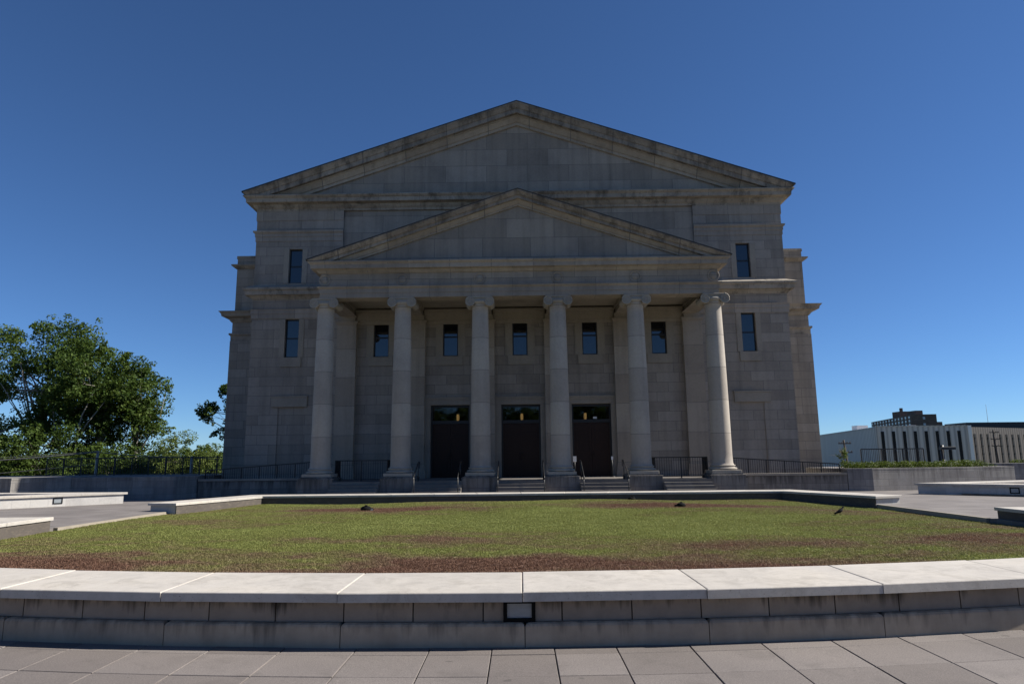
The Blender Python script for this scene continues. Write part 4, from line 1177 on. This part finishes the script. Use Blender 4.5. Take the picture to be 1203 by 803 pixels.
# ------------------------------------------------------------------ poles and cables on the left
def pole(x, y, z0, z1, label, arms=0, mat='wood_pole', lean=0, r_=.13, group='utility poles'):
    r = thing('utility_pole', label, 'utility pole', group)
    p = MB(); p.tube([(x, y, z0), (x+lean, y, z1)], r_, 8, r_*.75); p.build('pole', M[mat], r)
    for k in range(arms):
        z = z1-.35-.9*k; q = MB(); xx = x+lean*(z-z0)/(z1-z0)
        q.box(xx-.62, xx+.62, y-.17, y-.07, z-.05, z+.05)
        for s in (-.55, -.25, .25, .55): q.lathe(xx+s, y-.12, [(.04, z+.06), (.05, z+.12), (.02, z+.2)], 6)
        q.build('crossarm', M[mat], r)
pole(-32.7, 53, -3.2, 2.72, 'short pale utility pole in front of the trees, where the cables meet', 0, 'pale_pole', .05)
pole(-25.6, 53.5, -3.2, 2.26, 'plain wooden utility pole behind the terrace fence', 0, 'pale_pole', .05)
pole(-23.3, 55, -3.2, 1.85, 'small wooden utility pole close to the courthouse corner', 0, 'pale_pole', .02, .1)
pole(33.1, 70, -3.2, 3.35, 'leaning utility pole with crossarms before the white ribbed building', 2, 'wood_pole', -.5)
pole(64.4, 94, -3.2, 5.05, 'utility pole with crossarms before the brown ribbed building', 3, 'wood_pole', -.35)
def cable(a, b, sag, r_, label):
    a, b = Vector(a), Vector(b); m = MB()
    m.tube([a.lerp(b, k/14) - Vector((0, 0, sag*4*(k/14)*(1-k/14))) for k in range(15)], r_, 6)
    tag(m.build('power_cable', M['cable']), label, 'cable', 'overhead cables on the left')
cable((-56, 52.8, 1.9), (-32.7, 52.8, 2.62), .35, .05, 'thick overhead cable bundle running left from the short pale pole')
cable((-56, 52.9, 2.2), (-32.7, 52.9, 2.70), .3, .02, 'thin overhead cable just above the thick bundle left of the pale pole')
cable((-56, 52.8, .5), (-32.7, 52.8, 1.75), .3, .025, 'lowest overhead cable left of the short pale pole')
cable((-32.7, 52.8, 2.66), (-25.6, 53.4, 2.18), .12, .035, 'overhead cable between the pale pole and the wooden pole')
cable((-25.6, 53.4, 2.18), (-16.5, 55, 1.75), .15, .025, 'overhead cable from the wooden pole towards the courthouse')
# small parking light on the right
r = thing('lamp_post', 'black lamp post with a flat side arm above the hedge', 'lamp')
p = MB(); p.tube([(35.1, 58, -3.2), (35.1, 58, 2.55)], .14, 8); p.build('post', M['black_metal'], r)
p = MB(); p.box(34.95, 36.15, 57.8, 58.2, 2.18, 2.42, .02); p.build('lamp_head', M['black_metal'], r)

# ------------------------------------------------------------------ far buildings on the right
def slit_wall(mb, a, b, z0, z1, t_=.5):
    a, b = Vector(a), Vector(b); d = (b-a).normalized(); n = Vector((-d.y, d.x))
    q = [a, b, b+n*t_, a+n*t_]; L_ = (b-a).length
    for k in range(4):
        p, s = q[k], q[(k+1) % 4]; l = (s-p).length
        mb.face([(*p, z0), (*s, z0), (*s, z1), (*p, z1)], [(0, z0), (l, z0), (l, z1), (0, z1)])
    mb.face([(*p, z1) for p in q])
def slits(a, b, fr, z0, z1, w_, parent):
    a, b = Vector(a), Vector(b); d = (b-a).normalized(); n = Vector((d.y, -d.x))
    for f in fr:
        c = a.lerp(b, f); m = MB(); p0, p1 = c-d*w_/2+n*.06, c+d*w_/2+n*.06; p2, p3 = p1-n*.3, p0-n*.3
        m.prism([tuple(p0), tuple(p1), tuple(p2), tuple(p3)], z0, z1)
        for k in range(7):
            z = z0 + (z1-z0)*(k+.5)/7; e0, e1 = p0+n*.03, p1+n*.03
            m.prism([tuple(e0), tuple(e1), tuple(p1), tuple(p0)], z-.06, z+.06)
        m.build('slit_window', M['slit'], parent)
wb = thing('ribbed_building', 'low white ribbed metal building with dark slit windows', 'building')
m = MB(); A0, A1 = (51.4, 100), (64.5, 100.0)
slit_wall(m, A0, A1, -3.3, 5.88); slit_wall(m, (58.6, 136), (51.38, 100.02), -3.3, 5.9)
m.face([(51.4, 100.4, 5.7), (64.5, 100.4, 5.7), (72, 136, 5.7), (58.5, 136, 5.7)])
m.build('wall', M['ribbed_white'], wb)
slits(A0, A1, [.005+.1195*k+.06 for k in range(8)], -3.2, 5.2, .42, wb)
m = MB(); m.box(64.45, 64.95, 99.8, 100.3, -3.3, 5.95); m.build('corner_trim', M['white'], wb)
m = MB(); m.box(51.4, 64.5, 99.93, 100.3, 5.882, 6.0); m.build('parapet', M['ribbed_white'], wb)
for bx_ in ((57.5, 59.3, 118, 120, 5.72, 6.9), (59.5, 60.6, 106, 107, 5.72, 6.3)):
    m = MB(); m.box(*bx_); m.build('roof_unit', M['white'], wb)
bb = thing('ribbed_building', 'low brown ribbed building with dark slit windows at the right edge', 'building')
m = MB(); B0, B1 = (64.97, 100.1), (96, 117.5); slit_wall(m, B0, B1, -3.3, 5.72); m.build('wall', M['ribbed_brown'], bb)
slits(B0, B1, [.025+.0485*k for k in range(14)], -3.2, 4.75, .42, bb)
m = MB(); m.box(76, 86, 118, 124, 5.0, 7.2); m.build('roof_house', M['roof_metal'], bb)
tb = thing('brick_tower', 'distant dark brick apartment block with rows of small windows', 'building')
m = MB(); P0, P1, P2 = Vector((171.5, 330)), Vector((187.5, 262)), Vector((0, 0))
P0, P1, P2 = (160.5, 316), (147.2, 260), (155.6, 258.2)
poly = [P0, P1, P2, (171, 312)]
m.prism(poly, -3.2, 17.0); m.build('wall', M['far_brick'], tb)
m = MB()
for z in (16.1, 14.7, 13.3, 11.9):
    a, b = Vector(P0), Vector(P1); d = (b-a).normalized(); n = Vector((d.y, -d.x))
    for k in range(13):
        c = a.lerp(b, (k+.5)/13); w_ = 1.6; m = MB()
        m.prism([tuple(c-d*w_/2+n*.12), tuple(c+d*w_/2+n*.12), tuple(c+d*w_/2-n*.1), tuple(c-d*w_/2-n*.1)], z-.42, z+.42); m.build('window', M['far_pane'], tb)
for z in (15.6, 13.2, 10.6):
    a, b = Vector(P1), Vector(P2); d = (b-a).normalized(); n = Vector((d.y, -d.x)); c = a.lerp(b, .5); m = MB()
    m.prism([tuple(c-d*.4+n*.12), tuple(c+d*.4+n*.12), tuple(c+d*.4-n*.1), tuple(c-d*.4-n*.1)], z-.5, z+.5); m.build('window', M['far_pane'], tb)
for bx_ in ((157.5, 161.5, 286, 292, 17.0, 19.9), (159.0, 159.9, 288, 289, 19.9, 21.4), (152.4, 155.2, 266, 272, 17.0, 18.9), (156.7, 158.6, 260, 270, 9, 14.2)):
    m = MB(); m.box(*bx_); m.build('roof_house', M['far_brick'], tb)
m = MB(); m.tube([(152, 225, -3), (152, 225, 18)], .12, 5, .04); m.tube([(151.4, 225, 12), (152.6, 225, 12)], .05, 5)
tag(m.build('antenna_mast', M['cable']), 'thin antenna mast far behind the ribbed buildings', 'mast')
